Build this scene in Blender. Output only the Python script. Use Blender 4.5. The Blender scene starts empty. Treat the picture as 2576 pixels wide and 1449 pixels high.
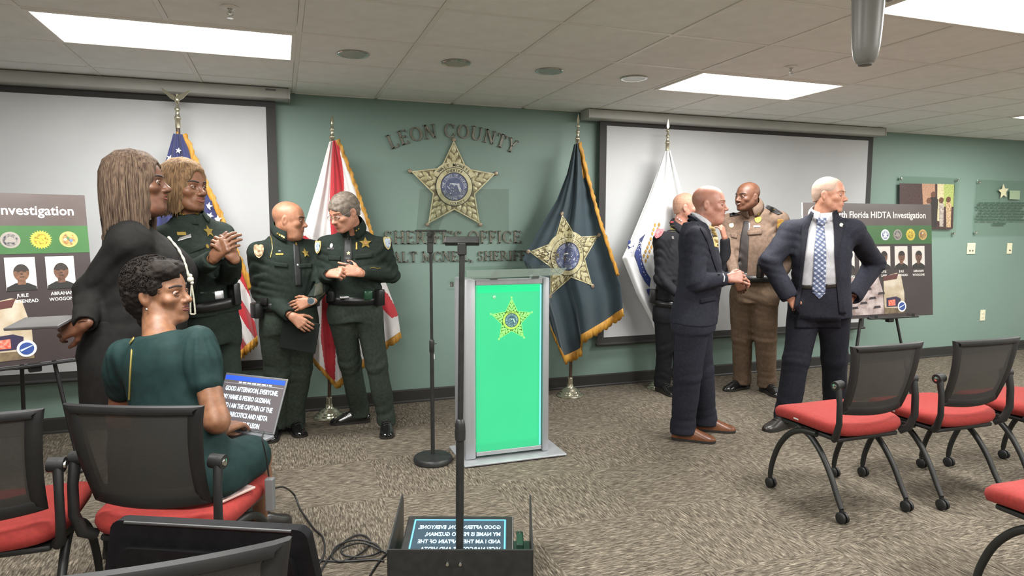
import bpy, bmesh, math, random
import numpy as np
from mathutils import Vector, Matrix
from mathutils.bvhtree import BVHTree
random.seed(7); np.random.seed(7)
SC = bpy.context.scene
COL = SC.collection
# ------------------------------------------------------------------ camera
CAMH, FPX, YAW, PITCH, ROLL = 1.4544, 1657.6, 0.33634, 0.09392, 0.00186
WALL_Y, CEIL_Z = 5.3134, 2.4371
_f = Vector((math.sin(YAW)*math.cos(PITCH), math.cos(YAW)*math.cos(PITCH), -math.sin(PITCH)))
_r = Vector((math.cos(YAW), -math.sin(YAW), 0))
_u = _r.cross(_f)
_r2 = _r*math.cos(ROLL) + _u*math.sin(ROLL); _u2 = -_r*math.sin(ROLL) + _u*math.cos(ROLL)
CAM = Vector((0, 0, CAMH))
cd = bpy.data.cameras.new('camera'); cam = bpy.data.objects.new('camera', cd); COL.objects.link(cam)
cd.sensor_width = 36; cd.lens = FPX/2576*36; cd.clip_start = 0.05
cam.matrix_world = Matrix(((_r2.x, _u2.x, -_f.x, 0), (_r2.y, _u2.y, -_f.y, 0), (_r2.z, _u2.z, -_f.z, CAMH), (0, 0, 0, 1)))
SC.camera = cam
def ray(px, py): return _f + _r2*((px-1288)/FPX) - _u2*((py-724.5)/FPX)
def at(px, py, Y):
    d = ray(px, py); return CAM + d*(Y/d.y)
def fl(px, py, z=0.0):
    d = ray(px, py); return CAM + d*((z-CAMH)/d.z)
def atd(px, py, D): return CAM + ray(px, py)*D      # D = depth along the view axis
TOW = Vector((-math.sin(YAW), -math.cos(YAW), 0)); RGT = Vector((math.cos(YAW), -math.sin(YAW), 0)); UP = Vector((0, 0, 1))
def facing(b):
    b = math.radians(b); return TOW*math.cos(b) + RGT*math.sin(b)
# ------------------------------------------------------------------ world, exposure
w = bpy.data.worlds.new('world'); SC.world = w; w.use_nodes = True
w.node_tree.nodes['Background'].inputs[0].default_value = (.9, .95, 1, 1)
w.node_tree.nodes['Background'].inputs[1].default_value = 0.15
SC.view_settings.view_transform = 'Standard'; SC.view_settings.look = 'None'
SC.view_settings.gamma = 1; SC.view_settings.use_curve_mapping = False
SC.view_settings.exposure = 0.07
PANEL_W = 60.0          # watts of every ceiling troffer
PANEL_E = 6.0           # glow of the diffuser itself
LIGHT_COL = (.985, .985, .97)
def area(name, loc, sx, sy, watts):
    ld = bpy.data.lights.new(name, 'AREA'); ld.shape = 'RECTANGLE'; ld.size = sx; ld.size_y = sy
    ld.energy = watts; ld.color = LIGHT_COL
    o = bpy.data.objects.new(name, ld); COL.objects.link(o); o.location = loc; return o
GX0, GS, GY0 = 0.7277, 0.6096, 3.657            # ceiling grid: x lines GX0+k*GS, y lines GY0+k*GS
TROFFERS = [(gx, gy) for gx in (-3, 3, 9) for gy in (0, -3, -6, -9)]   # lower-left grid cell, two cells wide
for gx, gy in TROFFERS:
    area('troffer_light', (GX0+(gx+1)*GS, GY0+(gy+.5)*GS, CEIL_Z-.012), 2*GS-.06, GS-.06, PANEL_W)
# ------------------------------------------------------------------ materials
def lin(c): 
    c = c/255.0; return c/12.92 if c <= .04045 else ((c+.055)/1.055)**2.4
def L3(rgb): return (lin(rgb[0]), lin(rgb[1]), lin(rgb[2]), 1)
MATS = {}
def M(name, rgb, rough=.6, metal=0, var=None, bump=None, emit=None, stretch=None, spec=None, sheen=0, trans=0, alpha=None, coat=0, sss=0):
    if name in MATS: return MATS[name]
    m = bpy.data.materials.new(name); m.use_nodes = True; nt = m.node_tree; b = nt.nodes['Principled BSDF']
    b.inputs['Base Color'].default_value = L3(rgb); b.inputs['Roughness'].default_value = rough; b.inputs['Metallic'].default_value = metal
    if spec is not None: b.inputs['Specular IOR Level'].default_value = spec
    if sheen: b.inputs['Sheen Weight'].default_value = sheen
    if coat: b.inputs['Coat Weight'].default_value = coat
    if trans: b.inputs['Transmission Weight'].default_value = trans
    if alpha is not None: b.inputs['Alpha'].default_value = alpha
    if sss:
        b.inputs['Subsurface Weight'].default_value = sss; b.inputs['Subsurface Radius'].default_value = (.012, .005, .003); b.inputs['Subsurface Scale'].default_value = 1
    if emit:
        b.inputs['Emission Color'].default_value = L3(emit[0]); b.inputs['Emission Strength'].default_value = emit[1]
    if var or bump:
        tc = nt.nodes.new('ShaderNodeTexCoord'); mp = nt.nodes.new('ShaderNodeMapping')
        nt.links.new(tc.outputs['Object'], mp.inputs[0])
        if stretch: mp.inputs['Scale'].default_value = stretch
    if var:                                     # var = (scale, rgb2)
        n = nt.nodes.new('ShaderNodeTexNoise'); n.inputs['Scale'].default_value = var[0]; n.inputs['Detail'].default_value = 5
        nt.links.new(mp.outputs[0], n.inputs['Vector'])
        r = nt.nodes.new('ShaderNodeValToRGB'); r.color_ramp.elements[0].position = .36; r.color_ramp.elements[1].position = .64
        r.color_ramp.elements[0].color = L3(rgb); r.color_ramp.elements[1].color = L3(var[1])
        nt.links.new(n.outputs['Fac'], r.inputs[0]); nt.links.new(r.outputs[0], b.inputs['Base Color'])
    if bump:                                    # bump = (scale, strength, distance)
        n2 = nt.nodes.new('ShaderNodeTexNoise'); n2.inputs['Scale'].default_value = bump[0]; n2.inputs['Detail'].default_value = 4
        nt.links.new(mp.outputs[0], n2.inputs['Vector'])
        bp = nt.nodes.new('ShaderNodeBump'); bp.inputs['Strength'].default_value = bump[1]; bp.inputs['Distance'].default_value = bump[2] if len(bump) > 2 else .002
        nt.links.new(n2.outputs['Fac'], bp.inputs['Height']); nt.links.new(bp.outputs[0], b.inputs['Normal'])
    MATS[name] = m; return m
def skin(name, rgb, rgb2): return M(name, rgb, .48, var=(38, rgb2), bump=(220, .25, .001), sss=.12)
# ------------------------------------------------------------------ object helpers
ORG = {}
def tag(o, label, cat, group=None):
    o['label'] = label; o['category'] = cat
    if group: o['group'] = group
    return o
def empty(name, loc, label=None, cat=None, group=None, rz=0):
    o = bpy.data.objects.new(name, None); COL.objects.link(o); o.location = loc; o.rotation_euler = (0, 0, rz); o.empty_display_size = .1
    ORG[o] = Vector(loc) if rz == 0 else None
    if label: tag(o, label, cat, group)
    return o
class MB:
    def __init__(s): s.v = []; s.f = []; s.m = []; s.cur = 0
    def add(s, vs, fs, mi=None):
        o = len(s.v); s.v.extend([tuple(p) for p in vs]); s.f.extend([tuple(i+o for i in f) for f in fs]); s.m.extend([s.cur if mi is None else mi]*len(fs)); return s
    def box(s, c, d, R=None, bev=0):
        c = Vector(c); x, y, z = d[0]/2, d[1]/2, d[2]/2
        if bev:
            b = min(bev, x*.99, y*.99, z*.99); vs = []; 
            bm = bmesh.new(); bmesh.ops.create_cube(bm, size=1)
            for v in bm.verts: v.co = Vector((v.co.x*2*x, v.co.y*2*y, v.co.z*2*z))
            bmesh.ops.bevel(bm, geom=bm.edges[:], offset=b, segments=2, profile=.5, affect='EDGES')
            bm.verts.index_update(); vs = [v.co.copy() for v in bm.verts]; fs = [[v.index for v in f.verts] for f in bm.faces]; bm.free()
        else:
            vs = [Vector((sx*x, sy*y, sz*z)) for sx in (-1, 1) for sy in (-1, 1) for sz in (-1, 1)]
            fs = [(0, 1, 3, 2), (4, 6, 7, 5), (0, 4, 5, 1), (2, 3, 7, 6), (0, 2, 6, 4), (1, 5, 7, 3)]
        if R is not None: vs = [R @ v for v in vs]
        return s.add([v+c for v in vs], fs)
    def obox(s, c, ax, ay, az, d, bev=0):
        R = Matrix((ax, ay, az)).transposed(); return s.box(c, d, R, bev)
    def tube(s, path, rad, n=10, cap=True, flat=None, upv=None):
        P = [Vector(p) for p in path]; k = len(P)
        if not hasattr(rad, '__len__'): rad = [rad]*k
        T = [(P[min(i+1, k-1)]-P[max(i-1, 0)]).normalized() for i in range(k)]
        a = Vector(upv) if upv is not None else (Vector((0, 0, 1)) if abs(T[0].z) < .9 else Vector((1, 0, 0)))
        rings = []
        for i in range(k):
            a = (a - T[i]*a.dot(T[i])); a = a.normalized() if a.length > 1e-6 else T[i].orthogonal().normalized()
            b = T[i].cross(a); r = rad[i]; fx = flat if flat else 1
            rings.append([P[i] + a*(r*math.sin(t)) + b*(r*fx*math.cos(t)) for t in [2*math.pi*j/n for j in range(n)]])
        vs = [p for rg in rings for p in rg]; fs = []
        for i in range(k-1):
            for j in range(n):
                fs.append((i*n+j, i*n+(j+1) % n, (i+1)*n+(j+1) % n, (i+1)*n+j))
        if cap: fs.append(tuple(range(n-1, -1, -1))); fs.append(tuple((k-1)*n+j for j in range(n)))
        return s.add(vs, fs)
    def cyl(s, a, b, r, n=20, r2=None): return s.tube([a, b], [r, r if r2 is None else r2], n)
    def lathe(s, c, prof, n=32, axis=None):
        c = Vector(c); ax = Vector(axis).normalized() if axis is not None else Vector((0, 0, 1))
        a = ax.orthogonal().normalized(); b = ax.cross(a); vs = []; fs = []; k = len(prof)
        for r, z in prof:
            for j in range(n):
                t = 2*math.pi*j/n; vs.append(c + ax*z + a*(r*math.cos(t)) + b*(r*math.sin(t)))
        for i in range(k-1):
            for j in range(n): fs.append((i*n+j, i*n+(j+1) % n, (i+1)*n+(j+1) % n, (i+1)*n+j))
        if prof[0][0] > 1e-5: fs.append(tuple(range(n-1, -1, -1)))
        if prof[-1][0] > 1e-5: fs.append(tuple((k-1)*n+j for j in range(n)))
        return s.add(vs, fs)
    def ball(s, c, r, n=12, sc=(1, 1, 1), R=None):
        vs = []; fs = []; c = Vector(c); m = n//2
        for i in range(m+1):
            for j in range(n):
                th = math.pi*i/m; ph = 2*math.pi*j/n
                p = Vector((r*sc[0]*math.sin(th)*math.cos(ph), r*sc[1]*math.sin(th)*math.sin(ph), r*sc[2]*math.cos(th)))
                vs.append(c + (R @ p if R else p))
        for i in range(m):
            for j in range(n): fs.append((i*n+j, (i+1)*n+j, (i+1)*n+(j+1) % n, i*n+(j+1) % n))
        return s.add(vs, fs)
    def prism(s, pts, nrm, th):                  # polygon (world points) pushed along nrm by th
        nrm = Vector(nrm); n = len(pts); P = [Vector(p) for p in pts]
        vs = P + [p+nrm*th for p in P]
        a = (P[1]-P[0]).cross(P[2]-P[0])
        area_n = Vector((0, 0, 0))
        for i in range(n): area_n += (P[i]-P[0]).cross(P[(i+1) % n]-P[0])
        if area_n.dot(nrm)*(1 if th > 0 else -1) < 0: vs = P[::-1] + [p+nrm*th for p in P[::-1]]
        fs = [tuple(range(n-1, -1, -1)), tuple(range(n, 2*n))] + [(i, (i+1) % n, n+(i+1) % n, n+i) for i in range(n)]
        return s.add(vs, fs)
    def grid(s, fn, nu, nv, mi=None):
        vs = [fn(i/nu, j/nv) for j in range(nv+1) for i in range(nu+1)]
        fs = [(j*(nu+1)+i, j*(nu+1)+i+1, (j+1)*(nu+1)+i+1, (j+1)*(nu+1)+i) for j in range(nv) for i in range(nu)]
        return s.add(vs, fs, mi)
    def build(s, name, mat, parent=None, smooth=False, label=None):
        me = bpy.data.meshes.new(name); og = ORG.get(parent) if parent else None
        vs = s.v if og is None else [(p[0]-og.x, p[1]-og.y, p[2]-og.z) for p in s.v]
        me.from_pydata(vs, [], s.f)
        mats = mat if isinstance(mat, (list, tuple)) else [mat]
        for m in mats: me.materials.append(m)
        if len(mats) > 1: me.polygons.foreach_set('material_index', s.m)
        if smooth: 
            me.polygons.foreach_set('use_smooth', [True]*len(me.polygons))
            if smooth != 'all': me.set_sharp_from_angle(angle=math.radians(40))
        me.update()
        o = bpy.data.objects.new(name, me); COL.objects.link(o)
        if parent: o.parent = parent; ORG[o] = og
        if label: o['label'] = label
        return o
def npmesh(name, V, F, mats, parent=None, mi=None, smooth=True):
    me = bpy.data.meshes.new(name); og = ORG.get(parent) if parent else None
    V = np.asarray(V, float)
    if og is not None: V = V - np.array(og)
    F = np.asarray(F); k = F.shape[1]
    me.vertices.add(len(V)); me.vertices.foreach_set('co', V.ravel())
    me.loops.add(F.size); me.loops.foreach_set('vertex_index', F.ravel().astype(np.int32))
    me.polygons.add(len(F)); me.polygons.foreach_set('loop_start', np.arange(0, F.size, k, dtype=np.int32))
    me.polygons.foreach_set('loop_total', np.full(len(F), k, dtype=np.int32))
    for m in (mats if isinstance(mats, (list, tuple)) else [mats]): me.materials.append(m)
    if mi is not None: me.polygons.foreach_set('material_index', np.asarray(mi, np.int32))
    if smooth: me.polygons.foreach_set('use_smooth', np.ones(len(F), bool))
    me.update(calc_edges=True); me.validate()
    o = bpy.data.objects.new(name, me); COL.objects.link(o)
    if parent: o.parent = parent; ORG[o] = og
    return o
def struct(o): o['kind'] = 'structure'; return o
def copy_tree(o, parent=None):
    c = o.copy(); COL.objects.link(c); c.parent = parent
    for ch in list(o.children): copy_tree(ch, c)
    return c
_tx = {}
def text_polys(s, size, align='CENTER', extrude=0.0, bold=0.0, sx=1.0, shear=0.0):
    """verts (x,y,z) and faces of a line of lettering, baseline at y=0"""
    key = (s, align, round(extrude/size, 3), bold, shear)
    if key not in _tx:
        cu = bpy.data.curves.new('t', 'FONT'); cu.body = s; cu.size = 1; cu.align_x = align; cu.extrude = extrude/size; cu.offset = bold; cu.resolution_u = 2; cu.shear = shear
        o = bpy.data.objects.new('t', cu); me = o.to_mesh()
        _tx[key] = ([v.co.copy() for v in me.vertices], [tuple(p.vertices) for p in me.polygons])
        o.to_mesh_clear(); bpy.data.objects.remove(o); bpy.data.curves.remove(cu)
    vs, fs = _tx[key]
    return [Vector((v.x*size*sx, v.y*size, v.z*size)) for v in vs], fs
def text_on(mb, s, org, ax, ay, size, align='CENTER', extrude=0.0005, bold=0.0, sx=1.0, shear=0.0):
    an = ax.cross(ay); vs, fs = text_polys(s, size, align, extrude, bold, sx, shear)
    mb.add([org + ax*v.x + ay*v.y + an*v.z for v in vs], fs); return mb
def disc_pts(c, ax, ay, r, n=28, r2=None): return [c + ax*(r*math.cos(2*math.pi*i/n)) + ay*((r2 or r)*math.sin(2*math.pi*i/n)) for i in range(n)]
# ================================================================== the room
def carpet():
    m = bpy.data.materials.new('carpet'); m.use_nodes = True; nt = m.node_tree; b = nt.nodes['Principled BSDF']; N = nt.nodes.new; Lk = nt.links.new
    b.inputs['Roughness'].default_value = .95; b.inputs['Specular IOR Level'].default_value = .1
    tc = N('ShaderNodeTexCoord'); ck = N('ShaderNodeTexChecker'); ck.inputs['Scale'].default_value = 1/.61
    mp0 = N('ShaderNodeMapping'); mp0.inputs['Rotation'].default_value = (0, 0, .0); mp0.inputs['Location'].default_value = (.13, .21, .5); Lk(tc.outputs['Object'], mp0.inputs[0]); Lk(mp0.outputs[0], ck.inputs['Vector'])
    outs = []
    for k, sc in enumerate(((10, 75, 1), (75, 10, 1))):
        mp = N('ShaderNodeMapping'); mp.inputs['Scale'].default_value = sc; mp.inputs['Rotation'].default_value = (0, 0, .06); Lk(tc.outputs['Object'], mp.inputs[0])
        n = N('ShaderNodeTexNoise'); n.inputs['Scale'].default_value = 1.8; n.inputs['Detail'].default_value = 7; n.inputs['Roughness'].default_value = .72; n.inputs['Distortion'].default_value = .6
        Lk(mp.outputs[0], n.inputs['Vector']); outs.append(n)
    mx = N('ShaderNodeMix'); mx.data_type = 'FLOAT'; Lk(ck.outputs['Fac'], mx.inputs[0]); Lk(outs[0].outputs['Fac'], mx.inputs[2]); Lk(outs[1].outputs['Fac'], mx.inputs[3])
    r = N('ShaderNodeValToRGB'); e = r.color_ramp.elements; e[0].position = .34; e[0].color = L3((46, 41, 36)); e[1].position = .68; e[1].color = L3((163, 152, 136))
    for p, c in ((.45, (81, 74, 65)), (.54, (110, 102, 90))):
        x = r.color_ramp.elements.new(p); x.color = L3(c)
    Lk(mx.outputs[0], r.inputs[0]); Lk(r.outputs[0], b.inputs['Base Color'])
    bp = N('ShaderNodeBump'); bp.inputs['Strength'].default_value = .5; bp.inputs['Distance'].default_value = .006; Lk(mx.outputs[0], bp.inputs['Height']); Lk(bp.outputs[0], b.inputs['Normal'])
    return m
X0, X1, YB = -4.6, 9.4, -3.7
WALLC = M('wall paint teal', (118, 140, 130), .55, var=(.8, (113, 136, 126)), bump=(160, .25, .0015))
PLASTER = M('plaster', (228, 227, 222), .7)
struct(MB().box(((X0+X1)/2, (YB+WALL_Y)/2, -.05), (X1-X0, WALL_Y-YB, .1)).build('floor', carpet()))
struct(MB().box(((X0+X1)/2, WALL_Y+.06, 1.25), (X1-X0+.3, .12, 2.6)).build('wall_back', WALLC))
struct(MB().box((X0-.06, (YB+WALL_Y)/2, 1.25), (.12, WALL_Y-YB, 2.6)).build('wall_left', PLASTER))
struct(MB().box((X1+.06, (YB+WALL_Y)/2, 1.25), (.12, WALL_Y-YB, 2.6)).build('wall_right', PLASTER))
struct(MB().box(((X0+X1)/2, YB-.06, 1.25), (X1-X0+.3, .12, 2.6)).build('wall_front', PLASTER))
BASEB = M('baseboard rubber', (38, 37, 35), .5)
mb = MB(); prof = [(0, 0), (-.016, 0), (-.015, .012), (-.008, .02), (-.006, .1), (-.003, .112), (0, .112)]
vs = [(x, WALL_Y+dy, z) for x in (X0, X1) for dy, z in prof]; k = len(prof)
mb.add(vs, [(i, (i+1) % k, k+(i+1) % k, k+i) for i in range(k)] + [tuple(range(k))[::-1], tuple(range(k, 2*k))]); struct(mb.build('baseboard_back', BASEB))
# ceiling: a slab above, exposed grid runners and lay-in tiles
TILE = M('ceiling tile', (236, 239, 235), .9, var=(9, (230, 233, 229)), bump=(420, .6, .002))
GRID = M('ceiling grid', (226, 225, 218), .45)
ceil = struct(MB().box(((X0+X1)/2, (YB+WALL_Y)/2, CEIL_Z+.07), (X1-X0, WALL_Y-YB, .08)).build('ceiling', PLASTER))
ORG[ceil] = Vector((0, 0, 0))
lit = set()
for gx, gy in TROFFERS: lit |= {(gx, gy), (gx+1, gy)}
tm = MB(); s_ = GS-.026
tm.box((0, 0, .008), (s_, s_, .016), bev=.003)
first = None
y_lo = -2                                         # tiles one by one over the part of the ceiling in view
for i in range(-5, 15):
    for j in range(y_lo, 3):
        if (i, j) in lit: continue
        x0, x1 = GX0+i*GS, GX0+(i+1)*GS; y0, y1 = GY0+j*GS, GY0+(j+1)*GS
        if y1 > WALL_Y:
            yy = WALL_Y
            if yy-y0 < .05: continue
            o = MB().box(((x0+x1)/2, (y0+yy)/2, CEIL_Z+.008+.003), (s_, yy-y0-.02, .016), bev=.003).build('ceiling_tile', TILE, ceil); continue
        if first is None:
            first = tm.build('ceiling_tile', TILE, ceil); o = first
        else:
            o = first.copy(); COL.objects.link(o); o.parent = ceil
        o.location = ((x0+x1)/2, (y0+y1)/2, CEIL_Z+.003+random.uniform(-.0012, .0012))
mb = MB()
for i in range(-8, 15):
    for j in range(-12, y_lo):
        if (i, j) in lit: continue
        mb.box((GX0+(i+.5)*GS, GY0+(j+.5)*GS, CEIL_Z+.011), (s_, s_, .016))
o = mb.build('ceiling_tile_field', TILE, ceil); o['kind'] = 'stuff'
for i in range(-8, 15):
    MB().box((GX0+i*GS, (YB+WALL_Y)/2, CEIL_Z+.004), (.024, WALL_Y-YB, .008)).build('grid_runner', GRID, ceil)
for j in range(-12, 3):
    MB().box(((X0+X1)/2, GY0+j*GS, CEIL_Z+.0046), (X1-X0, .024, .0078)).build('grid_cross_runner', GRID, ceil)
MB().box(((X0+X1)/2, WALL_Y-.011, CEIL_Z+.003), (X1-X0, .022, .006)).build('wall_angle', GRID, ceil)
# troffers
DIFF = M('lit diffuser', (255, 252, 244), .4, emit=((255, 250, 238), PANEL_E))
LBL = {(-3, 0): 'long bright ceiling light panel above the left projection screen', (3, 0): 'bright ceiling light panel in front of the right projection screen',
       (3, -3): 'bright ceiling light panel behind the hanging grey pod at upper right', (9, 0): 'ceiling light panel whose glowing corner peeks in at the right edge'}
for gx, gy in TROFFERS:
    cx_, cy_ = GX0+(gx+1)*GS, GY0+(gy+.5)*GS
    t = empty('ceiling_light', (cx_, cy_, CEIL_Z), LBL.get((gx, gy)) or 'ceiling light panel out of frame in the %s column, %s row from the screens' % ({-3: 'left', 3: 'middle', 9: 'right'}[gx], {0: 'first', -3: 'second', -6: 'third', -9: 'fourth'}[gy]), 'ceiling light', 'ceiling light panels')
    a, b_ = GS-.012, GS/2-.012
    fr = MB()
    for s in (-1, 1):
        fr.box((cx_, cy_+s*(b_-.012), CEIL_Z+.002), (2*a, .024, .016), bev=.003); fr.box((cx_+s*(a-.012), cy_, CEIL_Z+.002), (.024, 2*b_-.048, .016), bev=.003)
    fr.build('frame', GRID, t)
    MB().box((cx_, cy_, CEIL_Z+.004), (2*a-.046, 2*b_-.046, .008)).build('diffuser', DIFF, t)
# recessed downlights (off)
CHROME = M('chrome', (205, 205, 200), .16, 1.0); DARKC = M('downlight inner', (176, 174, 166), .3, .6)
for k, (gx, pos) in enumerate(((-1, 'beside the left light panel'), (0, 'second from the left light panel'), (1, 'third from the left light panel'), (2, 'nearest the right light panel'))):
    c = Vector((GX0+(gx+.5)*GS, 3.985, CEIL_Z-.001)); t = empty('recessed_downlight', c, 'unlit round recessed downlight in the ceiling, ' + pos, 'downlight', 'row of unlit downlights')
    MB().lathe(c, [(.078, .004), (.088, .002), (.09, -.003), (.086, -.006), (.074, -.005), (.071, .0)], 40).build('trim_ring', CHROME, t, True)
    MB().lathe(c, [(.074, -.004), (.066, .018), (.055, .03), (.001, .034)], 40).build('reflector', DARKC, t, True)
    MB().lathe(c, [(.02, .03), (.024, .016), (.016, .006), (.001, .003)], 20).build('lamp', M('frosted bulb', (214, 212, 205), .35), t, True)
for p, lab in (((578, 18), 'small sprinkler head with white ring near the left light panel'), ((1990, 168), 'small sprinkler head beside the right ceiling light panel')):
    c = fl(p[0], p[1], CEIL_Z); t = empty('fire_sprinkler', c, lab, 'sprinkler', 'ceiling sprinklers')
    MB().lathe(c, [(.036, .003), (.04, -.002), (.034, -.007), (.014, -.008), (.012, .0)], 32).build('escutcheon', M('white enamel', (225, 224, 218), .3), t, True)
    MB().cyl(c, c-Vector((0, 0, .03)), .007, 12).build('nozzle', CHROME, t, True)
    m2 = MB(); 
    for s in (-1, 1): m2.tube([c+Vector((s*.007, 0, -.02)), c+Vector((s*.012, 0, -.03)), c+Vector((0, 0, -.046))], .0022, 8)
    m2.lathe(c-Vector((0, 0, .047)), [(.001, -.002), (.014, -.002), (.014, 0), (.001, 0)], 16); m2.build('deflector', CHROME, t, True)
# hanging grey pod (ceiling-mounted device) close to the camera
PODM = M('satin grey plastic', (120, 120, 116), .38, var=(6, (113, 113, 109)))
D_ = 2.05; tip = atd(2176, 163, D_); top = atd(2179, -60, D_)
t = empty('hanging_projector_pod', (tip.x, tip.y, tip.z), 'smooth grey tapered pod hanging from the ceiling at upper right', 'projector')
hh = top.z-tip.z; c = Vector((tip.x, tip.y, tip.z))
MB().lathe(c, [(.001, 0), (.018, .002), (.026, .006), (.034, .02), (.039, .05), (.0425, .1), (.0455, .17), (.047, .215), (.046, .228), (.04, .235)], 40).build('shell', PODM, t, True)
MB().lathe(c, [(.012, -.004), (.02, -.002), (.022, .004), (.012, .006)], 32).build('end_cap', M('darker grey plastic', (96, 96, 92), .4), t, True)
MB().lathe(c, [(.0475, .2), (.0482, .203), (.0482, .209), (.0475, .212)], 40).build('seam_ring', M('darker grey plastic', (96, 96, 92), .4), t, True)
MB().cyl(c+Vector((0, 0, .23)), Vector((c.x, c.y, CEIL_Z)), .019, 20).build('drop_pole', PODM, t, True)
MB().lathe(Vector((c.x, c.y, CEIL_Z)), [(.06, 0), (.06, -.012), (.022, -.02), (.02, 0)], 32).build('ceiling_plate', PODM, t, True)
m2 = MB(); m2.box(atd(2226, -6, D_+.02)-Vector((0, 0, 0)), (.05, .02, .02), bev=.004); m2.build('side_bracket', PODM, t)
# projection screens
SCRW = M('screen fabric', (188, 189, 190), .85, var=(3, (184, 185, 186))); BLK = M('black border', (52, 50, 49), .75); CASE = M('screen case', (172, 172, 166), .45, var=(4, (164, 165, 160)))
YS, YC = 5.235, 5.10
def screen(pTL, pTR, pBL, pBR, caseL, caseR, label, wL=None):
    tl, br = at(*pTL, YS), at(*pBR, YS); bl = at(*pBL, YS); tr = at(*pTR, YS)
    x0 = (tl.x+bl.x)/2 if wL is None else wL; x1 = (tr.x+br.x)/2 if pTR[0] < 2500 else tr.x; zt = (tl.z+tr.z)/2; zb = (bl.z+br.z)/2; cx = (x0+x1)/2
    t = empty('projection_screen', (cx, YS, CEIL_Z), label, 'screen', 'pull-down projection screens')
    MB().box((cx, YS, (zt+zb)/2), (x1-x0, .003, zt-zb)).build('white_screen', SCRW, t)
    bw = .065; m = MB()
    for s, xx in ((-1, x0), (1, x1)): m.box((xx+s*bw/2, YS, (zt+zb)/2), (bw, .0036, zt-zb+.002))
    m.box((cx, YS, zb-.028), (x1-x0+2*bw, .0036, .056)); m.box((cx, YS, (zt+CEIL_Z-.05)/2), (x1-x0+2*bw, .0036, CEIL_Z-.05-zt)); m.build('black_border', BLK, t)
    MB().tube([(x0-bw-.01, YS, zb-.062), (x1+bw+.01, YS, zb-.062)], .014, 12).build('bottom_bar', BLK, t, True)
    ca, cb = at(*caseL, YC).x if caseL else x0-.25, at(*caseR, YC).x
    zc = at(728, 249, YC).z
    m = MB(); m.box(((ca+cb)/2, (YC+YS+.03)/2, (CEIL_Z-.003+zc)/2), (cb-ca, YS+.03-YC, CEIL_Z-.003-zc), bev=.008); cs = m.build('case', CASE, t, True)
    for xx in (ca-.004, cb+.004): MB().box((xx, (YC+YS+.03)/2, (CEIL_Z-.003+zc)/2), (.012, YS+.03-YC+.004, CEIL_Z-.003-zc+.004), bev=.003).build('end_cap', CASE, t, True)
    return t, ca, cb, zc
sl = screen((-300, 216), (674, 268), (-300, 990), (683, 880), None, (726, 236), 'left white projection screen behind the women, black border', wL=-2.75)
b_ = MB(); c = at(681, 225.5, YC-.002); b_.box(c, (.07, .003, .012)); b_.build('name_plate', M('dark grey plate', (90, 90, 88), .5), sl[0])
screen((1525, 317), (2182, 353), (1520, 843), (2163, 815), (1484, 290), (2228, 338), 'right white projection screen behind the trooper and the man in tan uniform'.replace(' and the man in tan uniform', ''))
# ================================================================== wall lettering, star, plaques
def arcq(cx, cy, rx, ry, a0, a1, t0, t1, n=14):
    q = []
    for i in range(n):
        p = []
        for k, o in ((i, 1), (i+1, 1), (i+1, -1), (i, -1)):
            a = math.radians(a0+(a1-a0)*k/n); th = (t0+(t1-t0)*abs(math.cos(a)))/2
            p.append((cx+(rx+o*th)*math.cos(a), cy+(ry+o*th)*math.sin(a)))
        q.append(p)
    return q
def st(x0, y0, x1, y1, t):
    dx, dy = x1-x0, y1-y0
    if abs(dy) > abs(dx)*.5: h = t/2*math.hypot(dx, dy)/abs(dy); return [[(x0-h, y0), (x0+h, y0), (x1+h, y1), (x1-h, y1)]]
    h = t/2; return [[(x0, y0-h), (x1, y1-h), (x1, y1+h), (x0, y0+h)]]
def sf(x, y, wd=.3): return [[(x-wd/2, y-(.05 if y > .5 else 0)), (x+wd/2, y-(.05 if y > .5 else 0)), (x+wd/2, y+(0 if y > .5 else .05)), (x-wd/2, y+(0 if y > .5 else .05))]]
T_, t_ = .15, .07
def stem(x, t=T_): return st(x, 0, x, 1, t)+sf(x, 0)+sf(x, 1)
def bar(x0, x1, y): return st(x0, y, x1, y, t_)
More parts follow.
